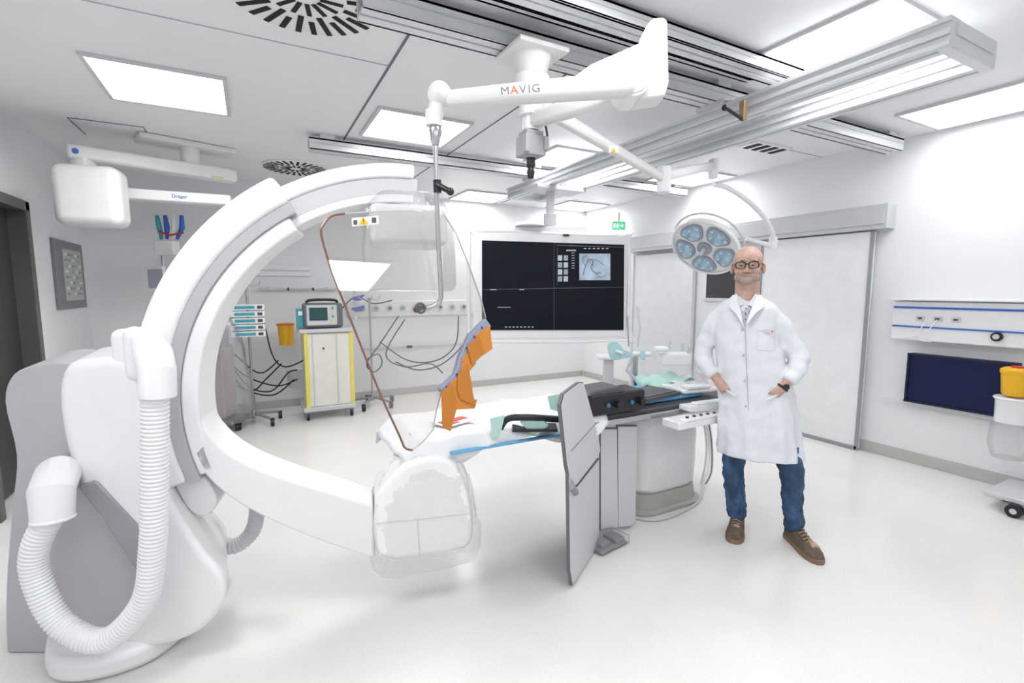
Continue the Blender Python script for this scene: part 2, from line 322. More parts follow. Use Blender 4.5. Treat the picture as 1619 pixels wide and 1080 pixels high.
for wx,wy in((4.56,1.17),(4.86,1.29)):
    g=G(); 
    for dx in(-.018,.018): g.cyl((wx+dx-.01,wy,.045),(wx+dx+.01,wy,.045),.045,m=0); g.cyl((wx+dx-.011,wy,.045),(wx+dx+.011,wy,.045),.02,m=1)
    g.box((wx,wy,.075),(.05,.05,.04),m=0); g.obj('castor',t,(black,lgrey),bevel=.003)
# ---------------------------------------------------------------- left wall notice panel
t=thing('wall_notice_panel','grey framed wall control panel with rows of small labels','control panel',(-1.58,6.3,1.3))
fr=G().box((XL+.012,6.37,1.70),(.022,.86,.66)).obj('frame',t,M('panel_grey',(.22,.22,.23),.5),bevel=.004)
G().box((XL+.026,6.43,1.70),(.006,.55,.5)).obj('face',fr,M('panel_face',(.50,.50,.50),.5))
g=G()
for i in range(8):
    for j in range(5): 
        if (i*j)%4!=3: g.box((XL+.031,6.22+j*.1,1.9-i*.055),(.004,.07,.022),m=(i+j)%3)
g.obj('label_strip',fr,(white,grey,M('label_green',(.3,.5,.35),.5)),kind='stuff')
# ---------------------------------------------------------------- ceiling pendant (left)
t=thing('ceiling_supply_pendant','white ceiling-mounted supply pendant with horizontal arms and rounded box','medical pendant',(-.6,4.8,2.1))
a0=PZ(104,240,2.66); a1=PZ(372,280,2.66); d=(a1-a0).normalized(); ang=math.degrees(math.atan2(d.y,d.x)); Rp=RZ(ang); m0=(a0+a1)/2; LA=(a1-a0).length
wwh=M('warm_white_plastic',(.76,.76,.745),.4)
nd=V((d.y,-d.x,0))
G().box(m0,(LA,.17,.12),Rp).obj('upper_arm',t,white,bevel=.025,seg=3)
G().box(m0+d*LA*.18+V((0,0,.215)),(LA*.6,.28,.045),Rp).cyl(m0+d*LA*.2+V((0,0,.05)),m0+d*LA*.2+V((0,0,.20)),.08,n=24).obj('ceiling_mount',t,wwh,bevel=.01)
G().cyl(a0+d*.10-V((0,0,.16)),a0+d*.10+V((0,0,-.02)),.085,n=24).obj('joint',t,white,bevel=.01)
bc=P(146,312,3.95); G().box(bc,(.44,.26,.47),RZ(-8)).obj('supply_box',t,wwh,bevel=.075,seg=5)
b0_=PZ(200,307,2.37); b1_=PZ(366,318,2.37); d2=(b1_-b0_).normalized(); Rq=RZ(math.degrees(math.atan2(d2.y,d2.x)))
la=G().box((b0_+b1_)/2,((b1_-b0_).length,.12,.09),Rq).obj('lower_arm',t,white,bevel=.015,seg=3)
G().cyl(a0+d*.05+nd*.085,a0+d*.05+nd*.092,.022).obj('blue_badge',t,blue)
G().box(a1-d*.18+nd*.088-V((0,0,.045)),(.10,.006,.010),Rp).obj('yellow_mark',t,yellow)
n2=V((d2.y,-d2.x,0)); text('Dräger','brand_lettering',la,b0_+d2*.50*(b1_-b0_).length+n2*.063,d2,(0,0,1),.040,blue)
t=thing('pendant_equipment_pole','steel pole with blue infusion devices, red clips and small screen','medical stand',(-.7,5.6,0))
g=G(); q=P(262,470,5.4); bx,by=q.x,q.y
g.cyl((bx,by,.06),(bx,by,2.26),.016); 
for i in range(5): 
    a=i*72; dv=V((math.cos(math.radians(a)),math.sin(math.radians(a)),0)); g.tube([V((bx,by,.08)),V((bx,by,.06))+dv*.28],.014); g.cyl(V((bx,by,.03))+dv*.28-V((0,.012,0)),V((bx,by,.03))+dv*.28+V((0,.012,0)),.03,m=1)
g.obj('pole',t,(steel,black))
for i in range(4): G().tube([P(248+i*13,341,5.35),P(252+i*12,360,5.33),P(256+i*8,378,5.35)],[.020,.028,.016],n=10).obj('infusion_device',t,(teal,blue,white,blue)[i])
g=G(); g.tube([P(252,366,5.3),P(268,372,5.3),P(290,368,5.3)],.010); g.obj('red_clip',t,red)
g=G(); g.box(P(264,392,5.35),(.22,.12,.16),RC); g.obj('device_base',t,white,bevel=.02)
G().box(P(246,441,5.3),(.20,.06,.27),RC).box(P(246,441,5.26),(.16,.01,.20),RC,1).obj('small_screen',t,(white,M('screen_lilac',(.35,.36,.45),.3)),bevel=.01)
# ---------------------------------------------------------------- C-arm
RCN=V((.65,2.32,1.075)); th=math.radians(12); EX=V((math.cos(th),-math.sin(th),0)); EN=V((math.sin(th),math.cos(th),0)); EZ=V((0,0,1))
def RP(x,y,off=0): return hit(x,y,RCN+EN*off,EN)
t=thing('c_arm_xray_machine','large white and grey floor-mounted C-arm X-ray machine with hoses','medical machine',(-.6,2.8,0))
def cpoly(pts,k=5):
    n=len(pts); q=[V((a,b,0)) for a,b in pts]; out=[]
    for i in range(n):
        a,b,c_,d_=q[i-1],q[i],q[(i+1)%n],q[(i+2)%n]
        for j in range(k):
            s_=j/k; v=.5*((2*b)+(c_-a)*s_+(2*a-5*b+4*c_-d_)*s_*s_+(3*b-a-3*c_+d_)*s_**3); out.append((v.x,v.y))
    return out
bp=cpoly([(-.82,2.50),(-.68,2.36),(-.48,2.35),(-.35,2.46),(-.22,2.72),(-.19,2.92),(-.30,3.02),(-.55,3.05),(-.85,2.9)],5)
G().prism([(a,b,0) for a,b in bp],(0,0,.10)).obj('base_plate',t,white,bevel=.035,seg=4)
BK=HD*.46-AR*.27
def pr(pts,h0):
    r=[P(x,y,h0) for x,y in pts]
    for v in r: v.z=max(v.z,.004)
    return r,BK
gp=[(8,635),(22,592),(60,577),(100,575),(150,590),(190,700),(225,820),(262,950),(215,1035),(120,1052),(40,1052),(14,1046),(10,930),(20,800),(26,720)]
a,b=pr(cpoly(gp,4),1.93); G().prism(a,b).obj('stand_body',t,lilac,bevel=.03,seg=3)
wp=[(93,610),(108,576),(150,567),(193,568),(218,592),(236,690),(270,790),(322,872),(356,915),(352,965),(300,1012),(215,1030),(190,1000),(224,960),(224,925),(200,880),(150,812),(112,735),(95,665)]
a,b=pr(cpoly(wp,4),1.87); G().prism(a,b).obj('stand_shell',t,white,bevel=.04,seg=4)
g=G(); s0=P(245,640,2.0); s1=P(185,640,2.12); dd=(s0-s1); g.loft([g.ring(s0,dd,.145,32),g.ring(s0+(s1-s0)*.3,dd,.165,32),g.ring(s1,dd,.165,32)]); g.obj('pivot_housing',t,white,bevel=.015)
g=G(); g.box(P(232,575,1.98),(.15,.2,.30),RC); g.box(P(215,560,1.9),(.07,.08,.22),RC); g.obj('pivot_bracket',t,white,bevel=.035,seg=4)
G().arc(RCN,EX,EZ,EN,.978,1.10,119,199,-.145,.14).obj('ring_carriage',t,white,bevel=.02,seg=3)
G().arc(RCN,EX,EZ,EN,.93,.98,119,200,-.132,.13).obj('ring_track',t,lilac,bevel=.004)
# the lower arm grows out of the ring liner and tapers towards the tube housing
rings=[]
ipx=[(306,615),(314,650),(330,686),(358,714),(400,738),(455,759),(520,779),(590,800)]
opx=[(296,618),(296,660),(304,712),(325,752),(368,790),(430,824),(510,857),(594,884)]
isp=spline([V((x,y,0)) for x,y in ipx],5); osp=spline([V((x,y,0)) for x,y in opx],5)
for k,(i_,o_) in enumerate(zip(isp,osp)):
    f_=-.09-.032*min(1,max(0,(k-3)/8)); a=RP(i_.x,i_.y,f_); b=RP(o_.x,o_.y,f_); rings.append([a,b,b+EN*(-f_+.1),a+EN*(-f_+.1)])
G().loft(rings).obj('lower_arm',t,white,bevel=.02,seg=3)
G().arc(RCN,EX,EZ,EN,.865,.932,121,199,-.122,.12).obj('ring_liner',t,white,bevel=.012)
G().arc(RCN,EX,EZ,EN,.995,1.06,87,122,-.09,.09).obj('c_arc',t,white,bevel=.012)
G().arc(RCN,EX,EZ,EN,.92,.997,86,124,-.08,.08).obj('c_arc_track',t,lgrey,bevel=.006)
G().arc(RCN,EX,EZ,EN,.885,.922,87,124,-.09,.09).obj('c_arc_edge',t,white,bevel=.008)
G().prism([RP(x,y,-.08) for x,y in cpoly([(268,745),(310,745),(335,770),(342,800),(318,818),(292,800)],3)],EN*.18).obj('lower_bracket',t,white,bevel=.02,seg=3)
tp=[(592,802),(602,776),(640,735),(688,722),(722,735),(744,785),(750,845),(735,870),(662,884),(596,882)]
G().prism([RP(x,y,-.15) for x,y in cpoly(tp,2)],EN*.30).obj('tube_housing',t,M('housing_white',(.86,.86,.865),.3,var=.01),bevel=.035,seg=4)
G().lathe([(.085,0),(.085,.02),(.065,.03),(0,.03)],RP(684,732,.02)+V((0,0,.01)),n=28).obj('tube_window',t,(grey,))
def bag(poly,off0,off1,name,parent,mat,amp=.006,n=12):
    g=G(); cen=V((sum(p[0] for p in poly)/len(poly),sum(p[1] for p in poly)/len(poly),0)); rings=[]
    for j in range(n+1):
        f_=j/n; sc_=(.55 if j in(0,n) else (.94 if j in(1,n-1) else 1)); o_=off0+(off1-off0)*f_
        r_=[]
        for i,(x,y) in enumerate(poly):
            q=RP(cen.x+(x-cen.x)*sc_,cen.y+(y-cen.y)*sc_,0)+EN*o_; k=math.sin(i*1.7+j*2.3)+math.sin(i*.9-j*1.1)
            cc=RP(cen.x,cen.y,0)+EN*o_; q=q+(q-cc).normalized()*amp*k+EN*amp*.8*math.sin(i*1.3+j); r_.append(q)
        rings.append(r_)
    g.loft(rings); return g.obj(name,parent,mat,angle=25)
q=[(588,802),(594,775),(606,752),(634,722),(652,710),(712,714),(734,740),(746,790),(752,815),(752,850),(732,872),(664,888),(592,886)]
pcv=bag(cpoly(q,4),-.165,.165,'plastic_cover',t,film,amp=.005)
for a_,b_ in (((594,828),(660,822)),((660,822),(746,812)),((660,822),(664,882))): G().tube([RP(*a_,-.153),RP(*b_,-.153)],.0014,n=6).obj('cover_seam',pcv,lgrey)
dc=RCN+V((.02,0,.78)); Rt=RZ(-12)
G().box(dc+V((0,0,.0)),(.34,.34,.18),Rt).obj('detector',t,white,bevel=.03,seg=3)
G().cyl(dc+V((0,0,.08)),dc+V((0,0,.16)),.09,n=28).obj('detector_neck',t,lgrey,bevel=.006)
g=G(); g.loft([[dc+Rt@V((sx*w,sy*w,z)) for sx,sy in((-1,-1),(1,-1),(1,1),(-1,1))] for w,z in((.21,-.30),(.205,-.1),(.195,.06),(.12,.16))]); g.obj('detector_cover',t,clear,bevel=.04,seg=4)
def hose(pts,r,name='hose',mat=white,pitch=.0155):
    s_=spline(pts,24); L=[0]
    for i in range(1,len(s_)): L.append(L[-1]+(s_[i]-s_[i-1]).length)
    n=int(L[-1]/pitch*4); out=[];rr=[];j=0
    for i in range(n+1):
        d_=L[-1]*i/n
        while j<len(L)-2 and L[j+1]<d_: j+=1
        f_=(d_-L[j])/max(1e-6,L[j+1]-L[j]); out.append(s_[j].lerp(s_[j+1],f_)); rr.append(r*(.86,.96,1,.96)[i%4])
    G().tube(out,rr,n=22,m=0).obj(name,t,(mat,),angle=180)
hose([P(245,628,1.72),P(245,700,1.72),P(244,790,1.72),P(242,860,1.72),P(228,950,1.72),P(165,1012,1.72),P(95,985,1.72),P(58,915,1.72),P(58,860,1.72),P(90,800,1.74)],.046)
hose([P(318,800,2.25),P(332,845,2.25),P(368,864,2.25),P(400,838,2.3),P(405,790,2.32),P(380,755,2.36)],.038,mat=lgrey)
G().tube([P(250,628,1.72),P(249,585,1.72),P(243,560,1.76),P(236,545,1.85),P(232,535,1.95)],[.058,.058,.061,.056,.05],n=24).obj('hose_connector',t,white,bevel=.006)
g=G(); g.tube([P(84,822,1.74),P(82,775,1.75),P(92,750,1.83),P(100,745,2.0)],[.064,.070,.072,.07],n=24); g.torus(P(84,820,1.74),(P(84,820,1.74)-P(82,775,1.75)),.060,.008); g.obj('hose_connector',t,white,bevel=.006)
G().prism([P(x,y,1.86) for x,y in [(120,768),(150,760),(215,830),(228,900),(222,915),(160,820)]],HD*.05).obj('side_recess',t,M('recess_grey',(.30,.30,.33),.5),bevel=.01)
# ---------------------------------------------------------------- patient table
t=thing('patient_table','white floor-standing patient table with grey slide and narrow top','medical table',(2.5,2.6,0))
def rr_(cx_,cy_,a,b,z,r=.16,n=6):
    o=[]
    for sx,sy,st in((1,1,0),(-1,1,90),(-1,-1,180),(1,-1,270)):
        for i in range(n+1):
            k=math.radians(st+90*i/n); o.append(V((cx_+sx*(a-r)+r*math.cos(k),cy_+sy*(b-r)+r*math.sin(k),z)))
    return o
G().loft([rr_(2.58,2.64,.29,.24,.14),rr_(2.58,2.64,.31,.26,.17),rr_(2.58,2.64,.32,.26,.50),rr_(2.58,2.64,.31,.25,.66),rr_(2.58,2.64,.29,.23,.69)]).obj('pedestal',t,white)
G().loft([rr_(2.58,2.64,.35,.29,.004),rr_(2.58,2.64,.35,.29,.02),rr_(2.58,2.64,.32,.265,.03),rr_(2.58,2.64,.31,.255,.13),rr_(2.58,2.64,.28,.23,.14)]).obj('pedestal_foot',t,M('foot_grey',(.42,.41,.385),.45))
G().box((2.56,2.64,.705),(.50,.40,.05)).obj('column_collar',t,grey,bevel=.01)
G().box((2.5,2.58,.755),(1.3,.56,.06)).obj('slide_frame',t,M('frame_grey',(.45,.45,.47),.4,.3),bevel=.008)
G().box((1.86,2.50,.80),(2.35,.56,.035)).obj('table_top',t,dgrey,bevel=.012)
for y in(2.20,2.80): G().box((2.35,y,.775),(1.5,.016,.035)).obj('side_rail',t,steel,bevel=.003)
cu=G().box((2.42,2.08,.745),(.42,.14,.05)).box((2.42,2.03,.775),(.32,.05,.02)).obj('control_unit',t,white,bevel=.01)
for i in range(5): G().cyl((2.3+.06*i,2.03,.785),(2.3+.06*i,2.03,.795),.010,m=0,n=12).obj('button',cu,dgrey)
d=thing('table_drape','white disposable sheet draped over the table end','sheet',(1.2,2.5,.6))
g=G(); NX,NY=60,30; rows=[]
for i in range(NX+1):
    r_=[]
    for j in range(NY+1):
        u_=i/NX; w_=j/NY; X=.60+u_*1.22; yy=(w_-.5)*.86
        top=.832+.005*math.sin(X*17+yy*9)+.005*math.sin(X*5-yy*21)+.003*math.sin(X*31+yy*27)
        if abs(yy)>.29:
            k=(abs(yy)-.29); Z=top-k*(.62+.22*math.sin(X*9)+.12*math.sin(X*23)); Y=2.5+math.copysign(.29+k*(.20+.12*math.sin(X*26)*min(1,k*6)),yy)
        else: Z=top;Y=2.5+yy
        if u_<.08: Z-=(.08-u_)*1.2
        r_.append(g._v((X,Y,Z)))
    rows.append(r_)
for i in range(NX):
    for j in range(NY): g._f([rows[i][j],rows[i+1][j],rows[i+1][j+1],rows[i][j+1]],0)
o=g.obj('cloth',d,sheet,angle=180); md=o.modifiers.new('s','SOLIDIFY'); md.thickness=.004
tag(G().box((1.25,2.18,.762),(.85,.03,.012)).obj('blue_underpad',None,lblue,bevel=.004),'light blue absorbent pad edge under the table sheet','pad')
tag(G().tube(spline([P(785,692,2.5),P(800,664,2.5),P(830,660,2.5),P(870,662,2.52),P(900,664,2.55)]),[.018]*33,n=10).box(P(845,676,2.55),(.24,.12,.015),RC).obj('arm_support',None,black),'black curved carbon arm support hung from the table edge','arm support')
tag(G().prism([P(x,y,2.50) for x,y in [(822,668),(835,662),(858,664),(868,672),(850,690),(838,684)]],HD*.02).obj('green_cloth',None,green,bevel=.004),'pale green cloth hanging under the table edge','cloth')
tag(G().prism([P(x,y,2.42) for x,y in [(775,662),(798,657),(791,688),(778,694)]],HD*.01).obj('paper_drape',None,green),'pale green paper drape folded over the table edge','cloth')
tag(G().prism([P(x,y,2.42) for x,y in [(866,627),(892,622),(893,640),(886,652),(870,647)]],HD*.02).obj('paper_drape',None,green),'pale green paper drape folded over the table edge','cloth')
g=G(); g.box((.93,2.42,.852),(.2,.15,.006),RZ(20)); g.box((.93,2.42,.856),(.17,.05,.003),RZ(20),1); g.box((.9,2.36,.856),(.1,.02,.003),RZ(20),1)
tag(g.obj('printed_leaflet',None,(white,red)),'white leaflet with red print lying on the sheet','paper')
t=thing('black_control_console','black tableside control console with blue knobs','control panel',(1.85,2.27,.82))
G().box((1.89,2.27,.893),(.42,.19,.13)).obj('body',t,black,bevel=.02,seg=3)
G().prism([(1.66,2.18,.95),(1.70,2.18,.985),(1.90,2.18,.995),(1.95,2.18,.95)],(0,.18,0)).obj('lid',t,dgrey,bevel=.015,seg=3)
for kx in(1.80,1.98): G().cyl((kx,2.175,.89),(kx,2.16,.89),.013).obj('blue_knob',t,M('knob_blue',(.03,.15,.3),.3),bevel=.003)
for kx in(1.87,2.05): G().cyl((kx,2.175,.89),(kx,2.14,.89),.022).obj('joystick',t,black,bevel=.004)
tag(G().box((2.32,2.40,.862),(.40,.26,.022),RZ(8)).box((2.32,2.40,.876),(.36,.22,.008),RZ(8)).obj('carbon_board',None,dgrey,bevel=.006),'flat dark grey board lying on the table','board')
tag(G().box((2.42,2.50,.834),(.66,.40,.03)).obj('blue_tray',None,lblue,bevel=.012),'light blue plastic tray on the table top','tray')
tag(G().box((2.72,2.44,.868),(.30,.36,.03),RZ(-8)).box((2.68,2.30,.895),(.2,.08,.03),RZ(-8)).obj('white_instrument_tray',None,white,bevel=.012),'white instrument tray at the table foot','tray')
tag(G().box((2.60,2.16,.80),(.34,.10,.035),RZ(-4)).box((2.62,2.14,.825),(.26,.06,.02),RZ(-4)).obj('white_keypad_tray',None,white,bevel=.008),'white keypad tray clipped to the table side rail','tray')
g=G(); NX=14; rows=[]
for i in range(NX+1):
    r_=[]
    for j in range(9):
        X=2.50+.40*i/NX; Y=2.50+.24*j/8; Z=.905+.02*math.sin(X*31+Y*13)+.018*math.sin(Y*41-X*9)-(.03 if j in(0,8) or i in(0,NX) else 0); r_.append(g._v((X,Y,Z)))
    rows.append(r_)
for i in range(NX):
    for j in range(8): g._f([rows[i][j],rows[i+1][j],rows[i+1][j+1],rows[i][j+1]],0)
o=g.obj('green_cloth',None,green,angle=180); md=o.modifiers.new('s','SOLIDIFY'); md.thickness=.004; tag(o,'crumpled pale green drape lying at the table foot','cloth')
# contrast injector
t=thing('contrast_injector','white contrast injector with teal handles on a jointed arm','medical device',(2.9,3.0,0))
q=P(1005,560,3.75); jx,jy=q.x,q.y
g=G(); g.cyl((jx,jy,.05),(jx,jy,1.05),.02)
for i in range(5):
    a=math.radians(i*72); dv=V((math.cos(a),math.sin(a),0)); g.tube([V((jx,jy,.09)),V((jx,jy,.055))+dv*.26],.014); g.cyl(V((jx,jy,.03))+dv*.26-V((0,.012,0)),V((jx,jy,.03))+dv*.26+V((0,.012,0)),.03,m=1)
g.obj('stand',t,(steel,black))
tc_=M('teal_clear',(.42,.66,.68),.3)
g=G(); g.box(P(1065,567,3.6),(.22,.14,.09),RC); g.box(P(1045,552,3.55),(.10,.08,.04),RC); g.cyl(P(1028,560,3.5),P(1000,560,3.45),.020); g.obj('injector_head',t,white,bevel=.015,seg=3)
for (x,y) in((1058,545),(1078,548),(1088,556)): G().cyl(P(x,y+8,3.55),P(x+2,y-6,3.55),.012,n=12).obj('syringe',t,lgrey)
G().prism([P(x,y,3.45) for x,y in cpoly([(962,543),(976,540),(986,552),(998,557),(997,565),(982,567),(968,569),(962,556)],2)],HD*.03).obj('teal_handle',t,tc_,bevel=.008)
G().box(P(1016,561,3.42),(.035,.035,.07),RC).obj('teal_clip',t,tc_,bevel=.008)
G().tube([P(973,555,3.44),P(984,559,3.44)],.013).obj('knob',t,white)
g=G(); g.tube([P(1008,485,3.6),P(1012,520,3.6),P(1008,548,3.6)],.009); g.obj('syringe',t,lgrey)
g=G(); g.tube([P(992,500,3.6),P(994,548,3.6)],.006); g.obj('thin_rod',t,steel)
g=G(); g.tube([P(1000,566,3.5),P(990,585,3.5),P(1005,600,3.5)],.012); g.obj('link_arm',t,lgrey)
tag(G().prism([P(x,y,3.3) for x,y in [(1085,600),(1098,586),(1112,592),(1122,606),(1110,612),(1090,610)]],HD*.12).obj('plastic_bag',None,clear,bevel=.01),'crumpled clear plastic bag on the table','bag')
t=thing('white_workstation_cart','slim white cart with grey column beyond the table','cart',(3.1,3.9,0))
q=P(962,560,4.3); G().box((q.x,q.y,.50),(.08,.10,.9),RC).box((q.x,q.y,.03),(.42,.36,.06),RC).obj('column',t,lgrey,bevel=.01)
G().box((q.x,q.y,.96),(.2,.2,.03),RC).obj('shelf',t,white,bevel=.01)
# ---------------------------------------------------------------- table skirt shield
t=thing('table_side_shield','pale grey hinged radiation shield panels hung from table','radiation shield',(1.7,2.1,0))
n1=V((.575,-.818,0)); p1=V((1.43,1.98,0))
def S(x,y): return hit(x,y,p1,n1)
panelm=M('shield_grey',(.60,.605,.625),.45,var=.01)
edge=M('shield_edge',(.15,.15,.16),.5)
def shield(pts,fn,nv,name):
    a=[fn(x,y) for x,y in pts]; c_=sum(a,V())/len(a)
    for v in a: v.z=max(v.z,.01)
    b_=[c_+(q-c_)*.98+nv*.009 for q in a]
    g=G(); g.prism([q-nv*.008 for q in a],nv*.016,1); g.prism(b_,nv*.002,0); g.obj(name,t,(panelm,edge),bevel=.004)
shield([(883,640),(888,622),(912,604),(920,604),(930,640),(944,690),(947,712),(944,722),(908,768),(900,768),(893,735)],S,n1,'upper_panel')
shield([(896,748),(908,770),(945,724),(945,858),(938,875),(908,920),(902,926),(898,900)],S,n1,'lower_panel')
G().tube([S(898,768)+n1*.015,S(905,778)+n1*.015],.02).obj('hinge',t,grey); G().tube([S(900,712)+n1*.012,S(940,668)+n1*.012],.003).obj('panel_crease',t,grey)
yv=V((0,-1,0)); f2=lambda x,y: PY(x,y,2.30)
shield([(948,676),(974,676),(976,834),(964,836),(948,838)],f2,yv,'flap_panel'); shield([(975,672),(1006,672),(1003,826),(996,832),(976,834)],f2,yv,'flap_panel')
t=thing('foot_pedal','clear plastic-covered foot pedal beside the table base','pedal',(1.95,2.2,0))
q=PZ(958,862,0); g=G(); g.box(q+V((0,0,.012)),(.24,.14,.024),RZ(10)); g.box(q+V((-.05,0,.04)),(.08,.11,.03),RZ(10)); g.box(q+V((.06,0,.04)),(.08,.11,.03),RZ(10)); g.obj('pedal_body',t,grey,bevel=.01)
g=G(); g.box(q+V((0,0,.032)),(.27,.17,.062),RZ(10)); g.obj('film_cover',t,clear,bevel=.02)
tag(G().tube(spline([PZ(1000,818,.012),PZ(1040,822,.012),PZ(1085,806,.012),PZ(1108,785,.012),PZ(1112,745,.012)]),.009).obj('floor_cable',None,lgrey),'pale grey cable lying on the floor by the pedestal','cable')
for i in range(3):
    tag(G().tube(spline([P(1112+i*4,665,3.05),P(1117+i*4,700,3.05),P(1115+i*5,735+i*4,3.02),P(1108+i*4,765,3.05)]),.006).obj('hanging_cable',None,(lgrey,white,grey)[i%3]),'thin grey cable hanging below the table edge','cable','cables below the table')
# ---------------------------------------------------------------- wall screen (big monitor)
HM=5.1
t=thing('ceiling_monitor','large white-framed medical monitor with four dark panes on ceiling column','monitor',P(872,540,HM))
G().prism([P(x,y,HM) for x,y in cpoly([(748,372),(755,367),(988,372),(993,380),(990,530),(985,534),(755,536),(748,530)],2)],HD*.12).obj('casing',t,white,bevel=.015)
dsp=G().prism([P(x,y,HM-.01) for x,y in [(762,380),(987,387),(986,522),(762,522)]],HD*.02).obj('display',t,M('display_black',(.004,.005,.011),.3,var=.1,spec=.2),bevel=.003)
lnm=M('pane_line',(.07,.08,.12),.4)
for a_,b_ in (((762,458),(986,454)),((876,384),(876,522)),((880,388),(986,391)),((881,391),(881,452))): G().tube([P(*a_,HM-.014),P(*b_,HM-.014)],.003,n=4).obj('pane_divider',dsp,lnm)
xr=M('xray_image',(.25,.31,.38),.4,var=.45,scale=9,emit=(.30,.38,.47),es=.35)
G().prism([P(x,y,HM-.016) for x,y in [(916,401),(965,401),(965,443),(916,443)]],HD*.004).obj('xray_picture',dsp,xr)
xd=M('xray_dark',(.12,.15,.20),.5)
for pl,r_ in (([(922,435),(926,420),(932,410),(938,414),(935,424),(942,432),(950,430)],.0042),([(932,410),(945,412),(955,420)],.0028),([(926,420),(921,412),(924,405)],.0025),([(942,432),(948,438),(958,436)],.0025)): G().tube(spline([P(x,y,HM-.02) for x,y in pl],4),r_,n=5).obj('vessel_trace',dsp,xd)
g=G()
for r_ in range(4):
    for c_ in range(2): g.box(P(885.5+c_*9,408+r_*11,HM-.018),(.045,.004,.055),RC,m=(r_+c_)%2)
for i in range(4): g.box(P(897+i*4,396,HM-.018),(.02,.004,.015),RC,m=0)
for i in range(7): g.box(P(906,400+i*4,HM-.018),(.03,.004,.006),RC,m=0)
for i in range(6): g.box(P(925+i*7,393,HM-.018),(.025,.004,.008),RC,m=0)
g.box(P(780,458,HM-.018),(.07,.004,.007),RC); g.box(P(797,486,HM-.018),(.14,.004,.006),RC); g.box(P(825,458,HM-.018),(.05,.004,.007),RC)
for i in range(8): g.box(P(800+i*6,517,HM-.018),(.02,.004,.01),RC,m=0)
g.obj('screen_text',dsp,(M('text_white',(.4,.45,.5),.5,emit=(.7,.75,.85),es=.12),M('thumb_grey',(.25,.3,.36),.5,emit=(.35,.4,.48),es=.15)),kind='stuff')
g=G(); g.tube(spline([P(x,y,HM+.02) for x,y in [(748,534),(742,525),(742,380),(750,366),(810,366),(835,368),(930,372),(985,374),(994,384),(993,520),(985,538),(760,540),(748,534)]],3),.022,n=8); g.obj('handle_frame',t,white)
q=P(870,330,HM+.12)
g=G(); g.cyl(V((q.x,q.y,2.2)),V((q.x,q.y,2.62)),.045); g.cyl(V((q.x,q.y,2.15)),V((q.x,q.y,2.35)),.07); g.box((q.x+.05,q.y,2.60),(.6,.3,.04),RZ(0)); g.obj('column',t,lgrey,bevel=.006)
g=G(); g.box(P(870,364,HM+.08),(.75,.08,.07),RC); g.lathe([(.16,0),(.13,.05),(.05,.08),(0,.08)],P(838,358,HM+.05),n=24); g.obj('bracket',t,white,bevel=.01)
G().box(P(895,372,HM-.01),(.06,.02,.02),RC).obj('indicator',t,black)
# ---------------------------------------------------------------- ceiling arm with lead acrylic shield
t=thing('ceiling_arm_shield','white jointed ceiling arm holding clear lead shield with orange flaps','radiation shield',(1.25,2.2,2.2))
cx,cy=1.30,2.22
G().box((cx,cy,2.735),(.28,.28,.025)).cyl((cx,cy,2.62),(cx,cy,2.73),.07,.11).cyl((cx,cy,2.57),(cx,cy,2.63),.095).obj('ceiling_mount',t,wwh,bevel=.008)
G().cyl((cx,cy,2.37),(cx,cy,2.58),.042,n=24).cyl((cx,cy,2.44),(cx,cy,2.52),.06,n=24).obj('column',t,white,bevel=.004)
def bar(p,q,w0,h0,w1,h1,m=0,g=None,up=V((0,0,1))):
    p=V(p);q=V(q);a=(q-p).normalized(); s_=a.cross(up).normalized(); u_=s_.cross(a); g=g or G()
    N=16
    def R_(c_,w,h): return [c_+s_*w/2*math.copysign(abs(math.cos(k))**.5,math.cos(k))+u_*h/2*math.copysign(abs(math.sin(k))**.5,math.sin(k)) for k in [2*math.pi*(i+.5)/N for i in range(N)]]
    g.loft([R_(p,w0*.8,h0*.8),R_(p+a*.012,w0,h0),R_(q-a*.012,w1,h1),R_(q,w1*.8,h1*.8)],m); return g
armw=M('arm_white',(.72,.72,.715),.35,var=.01)
A0=V((cx,cy,2.42)); EL=P(1020,128,2.05)
bar(A0,EL+V((0,0,-.02)),.065,.08,.065,.08).obj('extension_arm',t,armw)
g=G(); g.prism([P(x,y,1.99) for x,y in [(1024,38),(1032,28),(1050,26),(1056,32),(1058,130),(1052,152),(1012,158),(1006,140),(1010,90)]],HD*.12); g.obj('elbow_block',t,armw,bevel=.018,seg=3)
g=G(); g.prism([P(x,y,2.0) for x,y in [(1022,62),(1022,125),(985,128),(905,122),(935,100)]],HD*.10); g.obj('elbow_cover',t,armw,bevel=.012)
g=G(); q=P(1003,125,1.95); g.cyl(q,q+HD*.16,.062,n=32); g.cyl(q-HD*.004,q,.05,n=32); g.obj('elbow_disc',t,white,bevel=.004)
S0=P(1000,133,1.97); S1=P(705,158,1.93)
sa=bar(S0,S1,.075,.092,.06,.058).obj('spring_arm',t,armw)
lp=P(824,142,1.870)
orl=M('logo_orange',(.8,.15,.03),.4); grl=M('logo_grey',(.20,.20,.22),.4)
sp=(S0-S1).normalized()
for ch,off,mm in(('M',-.060,grl),('A',-.026,orl),('V',.006,grl),('I',.030,grl),('G',.055,grl)): text(ch,'lettering',sa,lp+sp*off,sp,(0,0,1),.040,mm,xs=1.1)
g=G(); q=P(695,150,1.93); g.ball(q,(.045,.045,.05)); g.cyl(q,P(686,190,1.93),.03); g.cyl(P(686,175,1.93),P(686,200,1.93),.032); g.obj('wrist_joint',t,armw,bevel=.002)
g=G(); pole=[P(688,205,1.93),P(690,300,1.93),P(694,400,1.93),P(697,455,1.93),P(696,474,1.93),P(688,483,1.93),P(668,487,1.92)]
